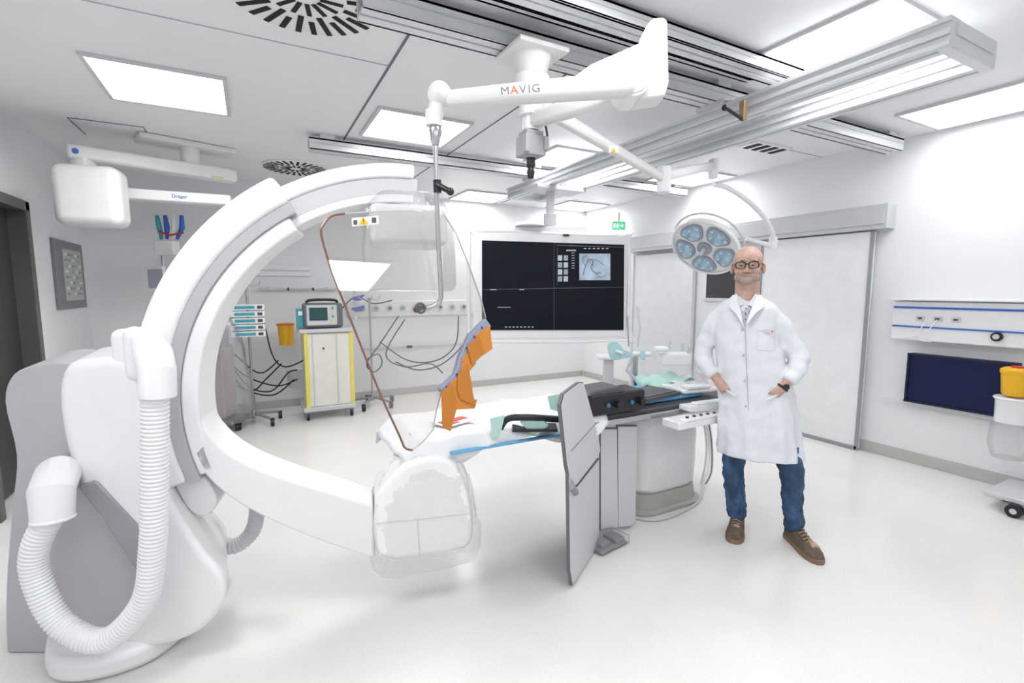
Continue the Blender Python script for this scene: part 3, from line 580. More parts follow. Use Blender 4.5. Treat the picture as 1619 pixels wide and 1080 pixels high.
g.tube(spline(pole,6),.0095,n=12); g.lathe([(.02,0),(.026,-.02),(.014,-.07),(0,-.07)],P(688,200,1.93),m=0); g.obj('pole',t,steel)
g=G(); g.cyl(P(691,292,1.92),P(712,303,1.90),.011); g.ball(P(712,303,1.90),.015); g.cyl(P(691,285,1.93),P(692,305,1.93),.016); g.obj('pole_handle',t,black)
NG=V((.072,-.978,.197)).normalized(); PG=P(665,487,1.90)
def GL(x,y,off=0): return hit(x,y,PG+NG*off,NG)
g=G(); q=GL(665,487,.012); g.torus(q,NG,.018,.005); g.cyl(q,q-NG*.05,.011); g.obj('clamp',t,dgrey)
gout=[(508,372),(511,356),(524,342),(545,338),(600,334),(685,332),(703,340),(722,370),(742,420),(760,470),(768,503),(742,530),(728,560),(722,590),(698,620),(690,650),(685,680),(668,700),(652,712),(640,708),(632,690),(600,620),(560,520),(525,430)]
sg=G().prism([GL(x,y) for x,y in gout],-NG*.010).obj('shield_pane',t,glass)
G().tube(spline([GL(x,y,-.005) for x,y in gout[18:]+gout[:4]],3),.0040,n=8).obj('brown_edging',sg,brownedge)
G().tube([GL(x,y,-.005) for x,y in gout[3:11]],.0022,n=6).obj('clear_edging',sg,lgrey); G().tube([GL(x,y,-.005) for x,y in gout[14:19]],.0022,n=6).obj('clear_edging',sg,lgrey)
G().prism([GL(x,y,.005) for x,y in [(556,345),(598,341),(599,354),(557,358)]],-NG*.002).obj('warning_label',sg,white)
G().prism([GL(x,y,.007) for x,y in [(567,355),(574,343),(583,354)]],-NG*.002).obj('warning_triangle',sg,yell2)
text('!','warning_mark',sg,GL(574.6,350,.009),AR,(0,0,1),.022,black)
G().prism([GL(x,y,.007) for x,y in [(588,344),(595,344),(595,352),(588,352)]],-NG*.002).obj('label_text',sg,dgrey); G().prism([GL(x,y,.007) for x,y in [(559,348),(565,348),(565,355),(559,355)]],-NG*.002).obj('label_text',sg,dgrey)
tr=[(768,503),(742,530),(728,562),(720,590),(696,614)]
ct=G().prism([GL(x,y,.012) for x,y in tr]+[GL(x+9,y+13,.012) for x,y in tr[::-1]],-NG*.034).obj('curtain_trim',t,bluegrey,bevel=.003)
for x,y in[(762,518),(750,532),(738,550),(732,572),(722,592),(706,612)]: G().ball(GL(x,y,.013),.005,u=8,w=6).obj('rivet',ct,dgrey)
fl=[[(750,531),(774,514),(778,552),(757,566)],[(738,548),(756,530),(764,560),(746,578)],[(730,566),(745,552),(752,575),(738,592),(728,590)],[(724,590),(740,576),(748,626),(752,642),(728,632),(722,615)],[(710,606),(726,594),(728,628),(754,632),(750,646),(716,648)],[(697,620),(714,606),(722,645),(712,682),(699,676)]]
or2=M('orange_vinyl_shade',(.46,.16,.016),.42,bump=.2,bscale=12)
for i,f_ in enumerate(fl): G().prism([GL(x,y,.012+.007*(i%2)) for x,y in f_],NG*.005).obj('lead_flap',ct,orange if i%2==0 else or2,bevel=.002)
t=thing('ceiling_camera_unit','grey ceiling drive unit with black knob below arm column','medical device',(cx,cy,2.1))
gm=M('gearbox_grey',(.36,.365,.38),.4)
G().box((cx,cy,2.29),(.12,.11,.10)).box((cx,cy,2.35),(.10,.09,.03)).box((cx-.055,cy-.05,2.29),(.025,.035,.09)).box((cx+.055,cy-.05,2.30),(.025,.035,.07)).cyl((cx,cy,2.235),(cx,cy,2.25),.035).obj('gearbox',t,gm,bevel=.006)
g=G(); g.lathe([(.024,0),(.024,-.04),(.016,-.05),(.022,-.07),(.015,-.10),(0,-.10)],(cx,cy,2.235)); g.obj('black_knob',t,black)
G().tube(spline([(cx+.05,cy,2.33),(cx+.10,cy,2.30),(cx+.09,cy,2.40),(cx+.05,cy,2.46)]),.006).obj('cable',t,black)
# ---------------------------------------------------------------- surgical lamp
t=thing('surgical_lamp','white surgical lamp with multi-lens round head on curved ceiling arm','surgical lamp',(3.5,3.1,2.0))
j0=V((cx+.06,cy,2.50)); j1=P(1050,283,3.3); j2=P(1128,262,4.0)
fa=bar(j0,j1,.055,.07,.045,.055).obj('first_arm',t,armw)
G().cyl(j1-V((0,0,.09)),j1+V((0,0,.08)),.045,n=24).obj('joint',t,white,bevel=.01); G().cyl(j2-V((0,0,.10)),j2+V((0,0,.05)),.04,n=24).obj('joint',t,white,bevel=.01)
bar(j1+V((0,0,.02)),j2,.06,.07,.055,.065).obj('second_arm',t,white)
q=P(970,236,2.77); G().box(q,(.05,.004,.035),RC).obj('label',fa,white)
q=P(970,237,2.76); G().prism([q+AR*-.014-V((0,0,.012)),q+AR*.014-V((0,0,.012)),q+V((0,0,.014))],HD*.002).obj('warning_triangle',fa,yell2)
lc=P(1116,389,4.35); hub=P(1222,384,4.45); LS=.93
G().tube(spline([P(1128,292,4.05),P(1150,297,4.1),P(1180,316,4.2),P(1207,342,4.3),P(1221,368,4.4),hub],6),.020,n=12).obj('curved_arm',t,white)
nl=V((-.74,-.16,-.70)).normalized(); ux=V((0,0,1)).cross(nl).normalized(); uy=nl.cross(ux)
g=G(); g.tube([hub+V((0,0,.02)),hub-V((0,0,.03)),lc+(hub-lc)*.55-nl*.08],.02,n=12); g.cyl(hub-V((0,0,.05)),hub+V((0,0,.05)),.035); g.tube([hub,hub+AR*.04+V((0,0,.02))],.02); g.obj('yoke',t,white)
lh=G().lathe([(a*LS,b) for a,b in [(0,-.10),(.12,-.09),(.27,-.05),(.31,-.02),(.325,0),(.315,.02),(.29,.025)]],lc,nl,n=40).obj('lamp_head',t,white)
G().torus(lc+nl*.03,nl,.318*LS,.010,n=48).obj('rim_handle',lh,white)
G().torus(lc-nl*.05,nl,.335*LS,.009,n=48).obj('rim_handle',lh,lgrey)
lens=M('lamp_lens',(.22,.33,.42),.12,var=.45,scale=16,emit=(.4,.55,.7),es=.10)
podm=M('pod_rim',(.28,.31,.36),.35)
def petal(a0,a1,r0,r1,z0,z1,name,mat,sh=1):
    c0=(a0+a1)/2; hw=(a1-a0)/2*sh; rm=(r0+r1)/2; hr=(r1-r0)/2*sh; pts=[]
    for i in range(28):
        k=2*math.pi*i/28; aa=math.radians(c0+hw*math.copysign(abs(math.cos(k))**.6,math.cos(k))); rr=rm+hr*math.copysign(abs(math.sin(k))**.6,math.sin(k))
        pts.append(lc+nl*z0+(ux*math.cos(aa)+uy*math.sin(aa))*rr)
    G().prism(pts,nl*(z1-z0)).obj(name,lh,mat,bevel=.004)
for k in range(5):
    petal(72*k+4,72*k+66,.10*LS,.285*LS,.018,.040,'light_pod',podm); petal(72*k+4,72*k+66,.10*LS,.285*LS,.036,.046,'lens',lens,.82)
    for rr,aa in((.16,20),(.16,50),(.235,16),(.235,35),(.235,54)):
        a=math.radians(72*k+aa); q=lc+nl*.044+(ux*math.cos(a)+uy*math.sin(a))*rr*LS; G().cyl(q,q+nl*.005,.015,n=10).obj('light_cell',lh,M('lamp_led',(.36,.48,.57),.2,emit=(.6,.75,.88),es=.08))
G().cyl(lc+nl*.018,lc+nl*.045,.065,n=28).obj('light_pod',lh,podm,bevel=.004)
G().cyl(lc+nl*.045,lc+nl*.12,.016).obj('grip',lh,lgrey,bevel=.004)
# ---------------------------------------------------------------- back wall services
tag(G().box((.55,YB-.05,1.56),(.95,.05,.025)).box((.2,YB-.03,1.56),(.03,.05,.05)).box((.9,YB-.03,1.56),(.03,.05,.05)).box((.42,YB-.085,1.56),(.02,.03,.04),m=1).box((.72,YB-.085,1.56),(.02,.03,.04),m=1).obj('equipment_rail',None,(lgrey,black),bevel=.004),'horizontal steel equipment rail with black clamps on wall','rail')
tag(G().box((.35,YB-.015,1.80),(.72,.03,.14)).box((.35,YB-.03,1.80),(.68,.01,.02),m=1).obj('wall_trunking',None,(white,lgrey),bevel=.006),'shallow white wall trunking above the equipment rail','wall unit')
t=thing('medical_gas_panel','white wall service channel with round gas and power sockets','wall unit',(2.1,6.95,1.2))
ch=G().box((2.15,YB-.03,1.28),(2.0,.06,.22)).obj('channel',t,white,bevel=.01)
for i in range(9):
    xx=1.35+i*.19; g=G(); g.cyl((xx,YB-.06,1.29),(xx,YB-.085,1.29),.045,m=0); g.cyl((xx,YB-.085,1.29),(xx,YB-.095,1.29),.022,m=1+i%2); g.obj('socket',ch,(lgrey,dgrey,M('socket_green',(.1,.5,.3),.4)),bevel=.003)
tag(G().box((2.3,YB-.05,.72),(1.9,.05,.025)).box((1.6,YB-.03,.72),(.03,.05,.05)).box((2.9,YB-.03,.72),(.03,.05,.05)).box((2.0,YB-.085,.72),(.08,.03,.04),m=1).obj('equipment_rail',None,(lgrey,black),bevel=.004),'horizontal steel equipment rail below the wall sockets','rail')
cabs=[[(630,500),(600,545),(580,575),(592,588),(604,575),(598,560),(580,568)],[(640,505),(610,560),(640,580),(680,575),(700,590)],[(742,500),(735,540),(700,575),(660,585),(625,572)],[(725,500),(720,545),(690,570),(645,570),(600,540)],[(345,545),(370,580),(400,600),(440,610),(470,600)],[(350,555),(380,610),(430,625),(465,600)],[(415,495),(430,560),(450,580),(480,570)],[(340,540),(370,560),(410,590),(440,570)],[(527,505),(560,470),(590,480),(620,475)],[(348,530),(365,575),(395,612),(430,618),(455,590),(470,585)],[(338,555),(362,600),(398,618),(420,600),(445,575)]]
for i,cpts in enumerate(cabs):
    hh=(6.2+.03*i) if cpts[0][0]>500 else (5.65+.025*i)
    tag(G().tube(spline([P(x,y,hh) for x,y in cpts],6),.0085,n=6).obj('power_cable',None,black),'thin black cable looping down in front of wall','cable','loose black cables')
t=thing('hook_rack','white wall hook rack holding blue cuffs','hook rack',(1.35,6.9,1.2))
q=P(562,470,6.4); G().box((q.x,q.y+.03,q.z),(.04,.03,.6)).obj('post',t,white,bevel=.004)
for i in range(3): G().ball(P(566,455+i*17,6.35),(.07,.03,.03)).tube([P(556,455+i*17,6.35),P(576,450+i*17,6.33)],.012).obj('blue_cuff',t,blue)
# ---------------------------------------------------------------- equipment trolley
t=thing('equipment_trolley','white cabinet trolley with bright yellow edges on castors','trolley',(.76,6.3,0))
tx,ty=.77,6.32
cb=G().box((tx,ty,.60),(.52,.44,.88)).obj('cabinet',t,cream,bevel=.01)
for sx in(-.15,.12): G().box((tx+sx-.02,ty-.225,.60),(.012,.01,.84)).obj('door_seam',cb,lgrey)
G().box((tx-.24,ty-.20,.60),(.05,.06,.96)).obj('yellow_edge',t,yellow,bevel=.01); G().box((tx+.27,ty-.20,.60),(.05,.06,.96)).obj('yellow_edge',t,yellow,bevel=.01)
G().box((tx,ty,1.07),(.62,.5,.05)).obj('top',t,lgrey,bevel=.015)
G().box((tx,ty,.13),(.60,.48,.06)).obj('bumper',t,lgrey,bevel=.015)
for sx in(-.25,.25):
    for sy in(-.2,.2):
        g=G(); g.cyl((tx+sx-.015,ty+sy,.05),(tx+sx+.015,ty+sy,.05),.05); g.cyl((tx+sx-.017,ty+sy,.05),(tx+sx+.017,ty+sy,.05),.022,m=1); g.box((tx+sx,ty+sy,.09),(.05,.06,.03),m=1); g.obj('castor',t,(black,grey),bevel=.003)
G().cyl((tx-.05,ty-.23,.86),(tx-.05,ty-.245,.86),.012).obj('lock',cb,dgrey)
t=thing('defibrillator','grey portable defibrillator monitor with small dark screen and handle','medical device',(.75,6.3,1.1))
dx_,dy_=.74,6.22
G().box((dx_,dy_,1.25),(.44,.24,.29)).obj('housing',t,M('device_grey',(.13,.14,.15),.45),bevel=.03,seg=3)
fp=G().box((dx_-.02,dy_-.12,1.255),(.34,.02,.24)).obj('front_plate',t,lgrey,bevel=.01)
G().box((dx_-.06,dy_-.133,1.27),(.2,.01,.15)).obj('screen',fp,M('screen_green',(.015,.03,.035),.2,emit=(.05,.25,.25),es=.1))
g=G(); g.tube(spline([(dx_-.17,dy_,1.38),(dx_-.14,dy_,1.43),(dx_+.14,dy_,1.43),(dx_+.17,dy_,1.38)],5),.016); g.obj('handle',t,black)
for i in range(4): G().cyl((dx_+.1,dy_-.13,1.34-.05*i),(dx_+.1,dy_-.14,1.34-.05*i),.014).obj('button',fp,yellow if i%2 else teal)
g=G(); g.box((tx-.28,ty-.1,1.22),(.08,.12,.22)); g.box((tx-.28,ty-.165,1.28),(.05,.01,.05),m=1); tag(g.obj('wipe_dispenser',None,(teal,white),bevel=.01),'teal wipe dispenser bottle beside the portable monitor','bottle')
t=thing('sharps_bin','small bright yellow sharps container clipped beside trolley','bin',(.38,6.2,.85))
q=P(452,527,6.1); G().lathe([(.08,-.15),(.095,.10),(.10,.11),(0,.11)],q,n=20).obj('bucket',t,yell2); G().lathe([(.105,.105),(.105,.125),(0,.135)],q,n=20).obj('lid',t,M('bin_lid_red',(.6,.16,.01),.4))
tag(G().lathe([(.075,0),(.095,.22),(.10,.23),(.09,.235)],P(466,600,6.1)-V((0,0,.1)),n=18).obj('waste_basket',None,lgrey),'pale grey waste basket hung on the trolley side','bin')
# ---------------------------------------------------------------- IV stands
def ivstand(x,y,ztop,label):
    t=thing('infusion_stand',label,'medical stand',(x,y,0))
    g=G(); g.cyl((x,y,.1),(x,y,ztop),.014,m=0); g.cyl((x,y,.08),(x,y,.16),.03,m=0)
    g.obj('pole',t,(steel,))
    g=G()
    for i in range(5):
        a=math.radians(i*72+20); dv=V((math.cos(a),math.sin(a),0)); g.tube([V((x,y,.12)),V((x,y,.085))+dv*.30],.016)
    ft=g.obj('foot',t,(grey,))
    for i in range(5):
        a=math.radians(i*72+20); dv=V((math.cos(a),math.sin(a),0)); c_=V((x,y,.045))+dv*.30; G().cyl(c_-V((.02,0,0)),c_+V((.02,0,0)),.045).box(c_+V((0,0,.03)),(.045,.045,.03)).obj('castor',ft,black,bevel=.004)
    g=G(); 
    for sgn in(-1,1): g.tube(spline([(x,y,ztop),(x+sgn*.07,y,ztop-.03),(x+sgn*.13,y,ztop),(x+sgn*.14,y,ztop+.03)],4),.006); g.tube(spline([(x,y,ztop),(x,y+sgn*.07,ztop-.03),(x,y+sgn*.13,ztop),(x,y+sgn*.14,ztop+.03)],4),.006)
    g.obj('hook',t,steel)
    return t
t=ivstand(-.05,6.3,1.62,'steel infusion stand with stacked teal syringe pumps')
for i in range(5):
    z=1.36-i*.075; g=G(); g.box((-.05,6.22,z),(.34,.16,.062),m=0); g.box((-.08,6.138,z),(.2,.008,.034),m=1); g.box((.07,6.138,z),(.05,.008,.034),m=2); g.obj('syringe_pump',t,(white,teal,dgrey),bevel=.006)
ivstand(1.36,6.5,1.45,'slim steel infusion stand beside the trolley')
t=thing('covered_equipment_cart','medical equipment cart shrouded in clear plastic film','cart',(-.5,6.1,0))
q=P(357,600,5.3); bx,by=q.x,q.y
g=G(); g.box((bx-.04,by,.55),(.18,.26,.8),RC,0); g.box((bx-.05,by-.05,1.05),(.16,.18,.25),RC,1); g.box((bx,by,.11),(.30,.34,.06),RC,1); g.obj('cart_body',t,(M('cart_beige',(.40,.34,.31),.5),grey),bevel=.02)
for sx in(-.11,.11):
    for sy in(-.11,.11):
        c_=V((bx+sx,by+sy,.04)); G().cyl(c_-V((.015,0,0)),c_+V((.015,0,0)),.04).obj('castor',t,black)
g=G(); prof=[(.22,.10),(.25,.3),(.24,.6),(.20,.9),(.15,1.15),(.10,1.26),(.02,1.30)]; rings=[]
for r_,z in prof: rings.append([V((bx+math.cos(a)*r_*(1+.12*math.sin(5*a+z*6)),by+math.sin(a)*r_*(1+.12*math.cos(7*a+z*5)),z)) for a in [2*math.pi*k/48 for k in range(48)]])
g.loft(rings); g.obj('plastic_shroud',t,smoky,angle=180)
# ---------------------------------------------------------------- person
PT=Matrix.Translation((2.66,1.80,0))@Matrix.Rotation(math.radians(-55.9),4,'Z')
pers=thing('person','person in knee-length white coat, jeans and glasses, hands in pockets','person',(2.66,1.80,0))
skin=M('skin',(.52,.33,.265),.5,var=.12,scale=22,bump=.15,bscale=50)
coatm=M('coat_cotton',(.70,.715,.76),.85,var=.01,bump=.7,bscale=5,stretch=(2.2,2.2,.55))
jean=M('denim',(.034,.078,.165),.8,var=.6,scale=9,bump=.4,bscale=18,stretch=(1.5,1.5,.6))
def ell(c,a,b,n=28,p=.85):
    return [V((c[0]+a*math.copysign(abs(math.cos(k))**p,math.cos(k)),c[1]+b*math.copysign(abs(math.sin(k))**p,math.sin(k)),c[2])) for k in [2*math.pi*i/n for i in range(n)]]
hx=-.11; hy=.02
g=G(PT)
def hb(c,r,**k): g.ball((c[0]+hx,c[1]+hy,c[2]),r,**k)
hb((0,.018,1.735),(.081,.098,.088)); hb((0,-.015,1.69),(.072,.073,.086)); hb((0,-.030,1.645),(.065,.058,.046)); hb((0,-.068,1.616),(.037,.027,.022)); hb((0,-.045,1.742),(.064,.048,.052))
hb((0,-.094,1.692),(.010,.016,.028)); hb((0,-.108,1.671),(.014,.013,.0105)); hb((-.014,-.098,1.668),(.009,.010,.008)); hb((.014,-.098,1.668),(.009,.010,.008))
for s_ in(-1,1):
    hb((s_*.086,.012,1.69),(.011,.022,.035)); hb((s_*.03,-.083,1.727),(.029,.012,.007)); hb((s_*.044,-.063,1.668),(.026,.022,.020)); hb((s_*.031,-.077,1.706),(.017,.010,.010)); hb((s_*.050,-.030,1.634),(.020,.030,.026))
hb((0,-.086,1.647),(.027,.013,.011)); hb((0,-.085,1.633),(.022,.011,.007))
g.tube([(hx,hy+.015,1.64),(hx+.002,hy+.03,1.56),(-.105,.05,1.47)],[.066,.067,.080],n=20)
g.loft([ell((-.105,.05,1.49),.085,.055),ell((-.105,.05,1.44),.140,.07),ell((-.105,.05,1.35),.15,.09),ell((-.08,.05,1.15),.135,.085),ell((-.03,.05,.95),.15,.10),ell((-.02,.05,.84),.15,.10)])
armL=[(-.225,.055,1.41),(-.305,.06,1.29),(-.340,.05,1.17),(-.295,-.01,1.08),(-.242,-.048,1.01)]
armR=[(.015,.055,1.41),(.115,.06,1.29),(.183,.05,1.17),(.158,-.015,1.08),(.112,-.058,1.01)]
for A in(armL,armR): g.tube(A,[.034,.034,.032,.031,.026],n=12)
for A,s_ in((armL,1),(armR,-1)):
    w=V(A[-1]); k=w+V((s_*.048,-.012,-.052))
    g.tube([w,w.lerp(k,.5),k],[.026,.031,.031],n=12)
    for i in range(4):
        b0=k+V((-s_*.028+s_*.019*i,.004*i,0)); L_=[.07,.078,.073,.058][i]
        g.tube([b0,b0+V((s_*.014,.030,-L_*.45)),b0+V((s_*.020,.062,-L_*.9))],[.0100,.009,.008],n=8)
    b0=w+V((s_*.034,-.028,-.018)); g.tube([w+V((s_*.01,-.015,-.01)),b0,b0+V((s_*.028,-.004,-.018)),b0+V((s_*.044,.012,-.038))],[.013,.012,.010,.0085],n=8)
legL=[(-.11,.06,.88),(-.125,.04,.68),(-.135,.03,.48),(-.115,.09,.25),(-.10,.15,.09)]
legR=[(.08,.06,.88),(.14,.04,.68),(.185,.03,.48),(.205,.09,.25),(.22,.15,.09)]
for A in(legL,legR): g.tube(A,[.080,.066,.050,.046,.036],n=14)
for A,toe in((legL,V((-.097,.02,.05))),(legR,V((.33,-.02,.05)))): g.tube([V(A[-1])+V((0,.02,-.03)),toe],[.036,.03],n=10)
body=g.obj('body',pers,skin,remesh=.0042,smooth=3)
beard=M('grey_stubble',(.36,.30,.265),.9,var=.30,scale=170,bump=.4,bscale=220)
g=G(PT); hb((0,-.0305,1.634),(.0648,.0582,.036)); hb((0,-.070,1.613),(.0372,.0265,.021)); hb((-.0505,-.030,1.632),(.0200,.0297,.023)); hb((.0505,-.030,1.632),(.0200,.0297,.023)); g.obj('beard',body,beard,remesh=.004,smooth=2)
g=G(PT); g.tube([(hx-.030,hy-.083,1.646),(hx-.013,hy-.096,1.654),(hx,hy-.0985,1.655),(hx+.013,hy-.096,1.654),(hx+.030,hy-.083,1.646)],[.003,.0045,.0045,.0045,.003],n=8); g.obj('moustache',body,beard)
g=G(PT); hb((0,.034,1.703),(.0830,.087,.052)); g.obj('hair',body,M('grey_hair',(.27,.23,.20),.9,var=.4,scale=90))
g=G(PT); g.tube([(hx-.020,hy-.092,1.6405),(hx-.007,hy-.0985,1.642),(hx,hy-.0992,1.6412),(hx+.007,hy-.0985,1.642),(hx+.020,hy-.092,1.6405)],[.001,.0028,.003,.0028,.001],n=8); g.obj('lips',body,M('lip',(.34,.17,.145),.5))
for s_ in(-1,1):
    g=G(PT); hb((s_*.031,-.0785,1.703),(.012,.012,.0045)); g.obj('eye',body,M('eye_white',(.42,.38,.36),.3))
    g=G(PT); hb((s_*.031,-.0893,1.703),(.0048,.003,.0042)); g.obj('iris',body,M('iris_dark',(.03,.02,.018),.2))
    g=G(PT); g.tube([(hx+s_*.014,hy-.094,1.730),(hx+s_*.032,hy-.0945,1.733),(hx+s_*.05,hy-.084,1.728)],.0024,n=6); g.obj('eyebrow',body,M('brow',(.24,.18,.14),.9))
g=G(PT)
def rrect(cx_,y,cz,w,h,n=28): return [V((cx_+w*math.copysign(abs(math.cos(k))**.85,math.cos(k)),y,cz+h*math.copysign(abs(math.sin(k))**.85,math.sin(k)))) for k in [2*math.pi*i/n for i in range(n)]]
for s_ in(-1,1):
    ctr=V((hx+s_*.0345,hy-.106,1.704)); rr=rrect(ctr.x,ctr.y,ctr.z,.0265,.0205); rings=[]
    for p_ in rr:
        dd=(p_-ctr).normalized(); rings.append([p_+(dd*math.cos(2*math.pi*j/8)+V((0,1,0))*math.sin(2*math.pi*j/8))*.0034 for j in range(8)])
    g.loft(rings,closed=True); g.tube([(hx+s_*.060,hy-.105,1.712),(hx+s_*.078,hy-.07,1.712),(hx+s_*.089,hy+.01,1.706)],.0032,n=6)
g.tube([(hx-.009,hy-.108,1.709),(hx,hy-.112,1.712),(hx+.009,hy-.108,1.709)],.0034,n=6); g.obj('glasses',pers,M('tortoise_frame',(.014,.006,.005),.25))
crs=[(1.525,-.106,.070,.060,.05),(1.500,-.106,.105,.072,.05),(1.482,-.105,.142,.085,.05),(1.445,-.105,.168,.102,.05),(1.33,-.10,.176,.120,.05),(1.22,-.088,.182,.126,.045),(1.10,-.065,.188,.128,.04),(.98,-.040,.203,.134,.04),(.85,-.022,.212,.142,.04),(.70,-.008,.220,.148,.04),(.60,-.002,.228,.152,.04),(.555,.002,.232,.155,.04)]
def cat(z):
    for i in range(len(crs)-1):
        a,b=crs[i],crs[i+1]
        if a[0]>=z>=b[0]:
            f=(a[0]-z)/(a[0]-b[0]); return [a[k]+(b[k]-a[k])*f for k in range(5)]
    return crs[-1] if z<crs[-1][0] else crs[0]
def cs(xa,z,off=0):
    _,cx_,a,b,cy_=cat(z); u_=max(-.98,min(.98,(xa-cx_)/a)); return V((xa,cy_-b*(1-abs(u_)**2.35)**.43-off,z))
g=G(PT)
def ellf(c_,n=72):
    _,cx_,a,b,cy_=c_; amp=max(0,min(1,(1.15-c_[0])/.5))*.10; out=[]
    for i in range(n):
        k=2*math.pi*i/n; w=1+amp*(.5*math.sin(7*k+c_[0]*2)+.5*math.sin(11*k+1.3))
        out.append(V((cx_+a*w*math.copysign(abs(math.cos(k))**.85,math.cos(k)),cy_+b*w*math.copysign(abs(math.sin(k))**.85,math.sin(k)),c_[0])))
    return out
g.loft([ellf(c_) for c_ in crs])
sl=[.057-.0006*i+.0028*math.sin(i*2.1)*(1 if i>6 else 0)+(.004 if 9<i<14 else 0)-(.006*(i-14)/6 if i>14 else 0) for i in range(21)]
g.tube(spline([(-.210,.05,1.435),(-.270,.055,1.375),(-.306,.06,1.29),(-.341,.05,1.17),(-.318,.0,1.095),(-.266,-.038,1.035)],4)[:21],sl,n=20)
g.tube(spline([(.005,.05,1.435),(.065,.055,1.375),(.114,.06,1.29),(.182,.05,1.17),(.172,-.005,1.095),(.134,-.048,1.038)],4)[:21],sl,n=20)
coat=g.obj('coat',pers,coatm,remesh=.008,smooth=4)
tex=bpy.data.textures.new('fold','CLOUDS'); tex.noise_scale=.09; tex.noise_depth=1
md=coat.modifiers.new('fold','DISPLACE'); md.texture=tex; md.strength=.020; md.mid_level=.45; md.texture_coords='LOCAL'
g=G(PT); g.prism([(-.138,-.030,1.485),(-.074,-.030,1.485),(-.095,-.087,1.39),(-.104,-.092,1.365),(-.114,-.087,1.39)],(0,.03,0)); sh=g.obj('shirt',pers,M('check_shirt',(.50,.52,.57),.8,var=.25,scale=60))
for i in range(3): g=G(PT); q=V((-.105,-.050-.016*i,1.452-.030*i)); g.cyl(q,q+V((0,-.006,0)),.004,n=10); g.obj('shirt_button',sh,dgrey)
for s_ in(-1,1):
    xo=-.106; g=G(PT)
    g.prism([(xo+s_*.054,-.035,1.532),(xo+s_*.080,-.012,1.530),(xo+s_*.095,-.055,1.462),(xo+s_*.052,-.096,1.425),(xo+s_*.006,-.110,1.350),(xo+s_*.014,-.106,1.40)],(0,.014,0)); g.obj('coat_collar',coat,M('collar_cotton',(.76,.775,.81),.85,var=.01),bevel=.004)
    g=G(PT); g.prism([(hx+s_*.012,-.052,1.475),(hx+s_*.049,-.030,1.540),(hx+s_*.068,-.010,1.530),(hx+s_*.044,-.066,1.460)],(0,.008,0)); g.obj('shirt_collar',sh,M('shirt_white',(.68,.69,.73),.8),bevel=.002)
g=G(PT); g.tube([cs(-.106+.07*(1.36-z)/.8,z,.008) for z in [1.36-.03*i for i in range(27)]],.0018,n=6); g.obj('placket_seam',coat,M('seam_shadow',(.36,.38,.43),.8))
for z in(1.33,1.18,1.03,.88): 
    g=G(PT); q=cs(-.106+.07*(1.38-z)/.8-.015,z,.012); g.cyl(q,q+V((0,.006,0)),.006,n=14); g.obj('coat_button',coat,M('button_pearl',(.45,.46,.5),.3))
def welt(x0,z0_,x1,z1_,off,name,r=.0035):
    g=G(PT); g.tube([cs(x0+(x1-x0)*i/6,z0_+(z1_-z0_)*i/6,off) for i in range(7)],r,n=6); g.obj(name,coat,coatm)
welt(-.225,.985,-.135,.93,.014,'pocket_welt',.006); welt(.115,.985,.03,.93,.014,'pocket_welt',.006)
for x0,z0_,x1,z1_ in((-.04,1.335,.06,1.335),(-.04,1.335,-.035,1.215),(.06,1.335,.055,1.215),(-.035,1.215,.055,1.215)): welt(x0,z0_,x1,z1_,.010,'breast_pocket_seam',.002)
g=G(PT); q=cs(.02,1.325,.020); g.box(q,(.055,.004,.018)); g.box(q+V((.018,-.003,.0)),(.008,.003,.008),m=1); g.obj('name_badge',coat,(M('badge_grey',(.6,.6,.62),.5),red))
g=G(PT); w=V(armR[-1]); g.torus(w+V((-.006,-.002,-.008)),(-.45,-.15,-.6),.029,.007,n=24); g.cyl(w+V((.010,-.024,-.0)),w+V((.014,-.034,.002)),.017); g.obj('wristwatch',pers,black)
jr=[.095,.092,.089,.086,.083,.079,.076,.073,.071,.069,.067,.065,.063,.061,.060,.059,.058,.061,.057,.062,.058]
g=G(PT); g.tube(spline([(-.10,.06,.80),(-.122,.045,.66),(-.133,.035,.48),(-.118,.08,.28),(-.10,.135,.10)],5),jr,n=20)
g.tube(spline([(.08,.06,.80),(.135,.045,.66),(.182,.035,.48),(.203,.08,.28),(.22,.135,.10)],5),jr,n=20)
g.loft([ell((-.01,.055,.92),.16,.11),ell((-.01,.055,.78),.18,.12)])
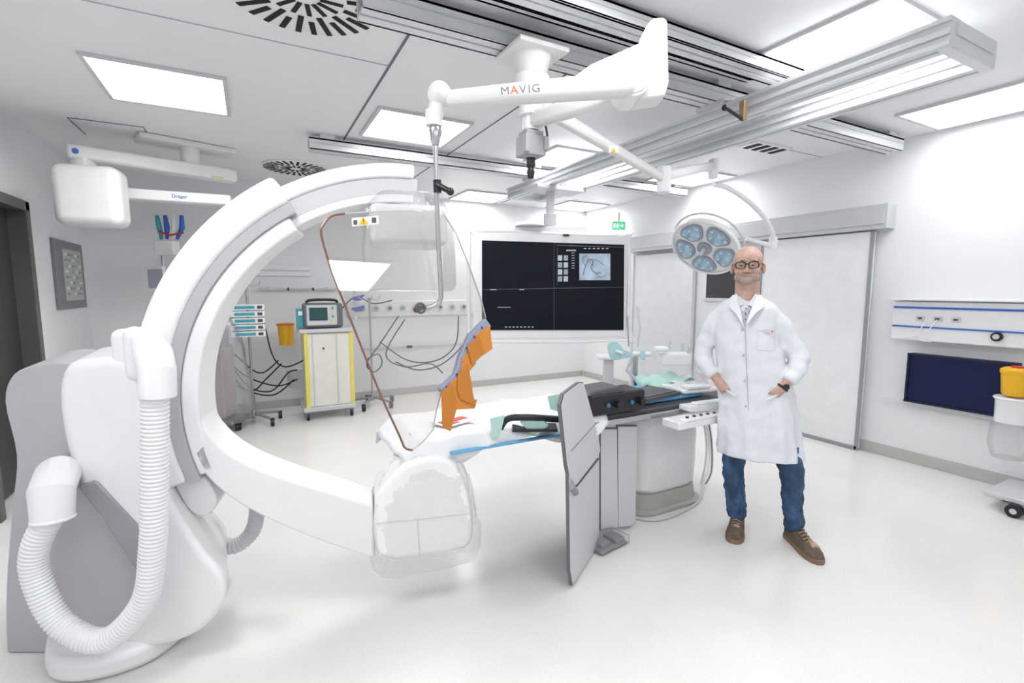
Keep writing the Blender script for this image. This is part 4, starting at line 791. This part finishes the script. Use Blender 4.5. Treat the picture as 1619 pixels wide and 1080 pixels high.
jn=g.obj('jeans',pers,jean,remesh=.008,smooth=3); tx2=bpy.data.textures.new('jf','CLOUDS'); tx2.noise_scale=.05; md=jn.modifiers.new('fold','DISPLACE'); md.texture=tx2; md.strength=.028; md.texture_coords='LOCAL'
shoem=M('brown_suede',(.13,.095,.065),.85,var=.3,scale=30); solem=M('shoe_sole',(.24,.15,.09),.7)
def shoe(heel,toe):
    heel=V(heel);toe=V(toe);f=(toe-heel).normalized();s_=V((f.y,-f.x,0)); L_=(toe-heel).length
    def at(u_,w,zt,zb=.022,n=16):
        c_=heel+f*(u_*L_); r=[]
        for i in range(n):
            a=2*math.pi*i/n; zz=zb+(zt-zb)*max(0,math.sin(a))**.8 if math.sin(a)>0 else zb
            r.append(c_+s_*w*math.copysign(abs(math.cos(a))**.7,math.cos(a))+V((0,0,zz)))
        return r
    g=G(PT); g.loft([at(.0,.028,.085),at(.05,.038,.105),at(.2,.044,.118),at(.36,.046,.112),at(.5,.048,.092),at(.68,.053,.076),at(.85,.050,.064),at(.96,.036,.050),at(1.0,.018,.036)]); up=g.obj('shoe',pers,shoem,angle=60)
    g=G(PT); ol=[(-.02,.020),(0,.032),(.06,.042),(.25,.046),(.45,.048),(.66,.056),(.84,.053),(.96,.039),(1.03,.018)]
    pts=[heel+f*(u_*L_)+s_*w for u_,w in ol]+[heel+f*(u_*L_)-s_*w for u_,w in ol[::-1]]
    g.prism(pts,(0,0,.028)); g.obj('shoe_sole',up,solem,bevel=.004)
    for i in range(5): 
        g=G(PT); u_=.40+.07*i; zt=.116-.0075*i*1.1; c_=heel+f*(u_*L_)+V((0,0,zt)); g.tube([c_-s_*.024-V((0,0,.008)),c_+V((0,0,.002)),c_+s_*.024-V((0,0,.008))],.0035,n=6); g.obj('shoelace',up,M('lace_tan',(.34,.27,.19),.8))
shoe((-.095,.22,0),(-.105,-.065,0)); shoe((.195,.20,0),(.345,-.085,0))
# ---------------------------------------------------------------- world and view
w=bpy.data.worlds.new('w'); sc.world=w; w.use_nodes=True; bgn=w.node_tree.nodes['Background']; bgn.inputs[0].default_value=(.93,.96,1,1); bgn.inputs[1].default_value=.55
sc.view_settings.view_transform='Standard'; sc.view_settings.exposure=.58
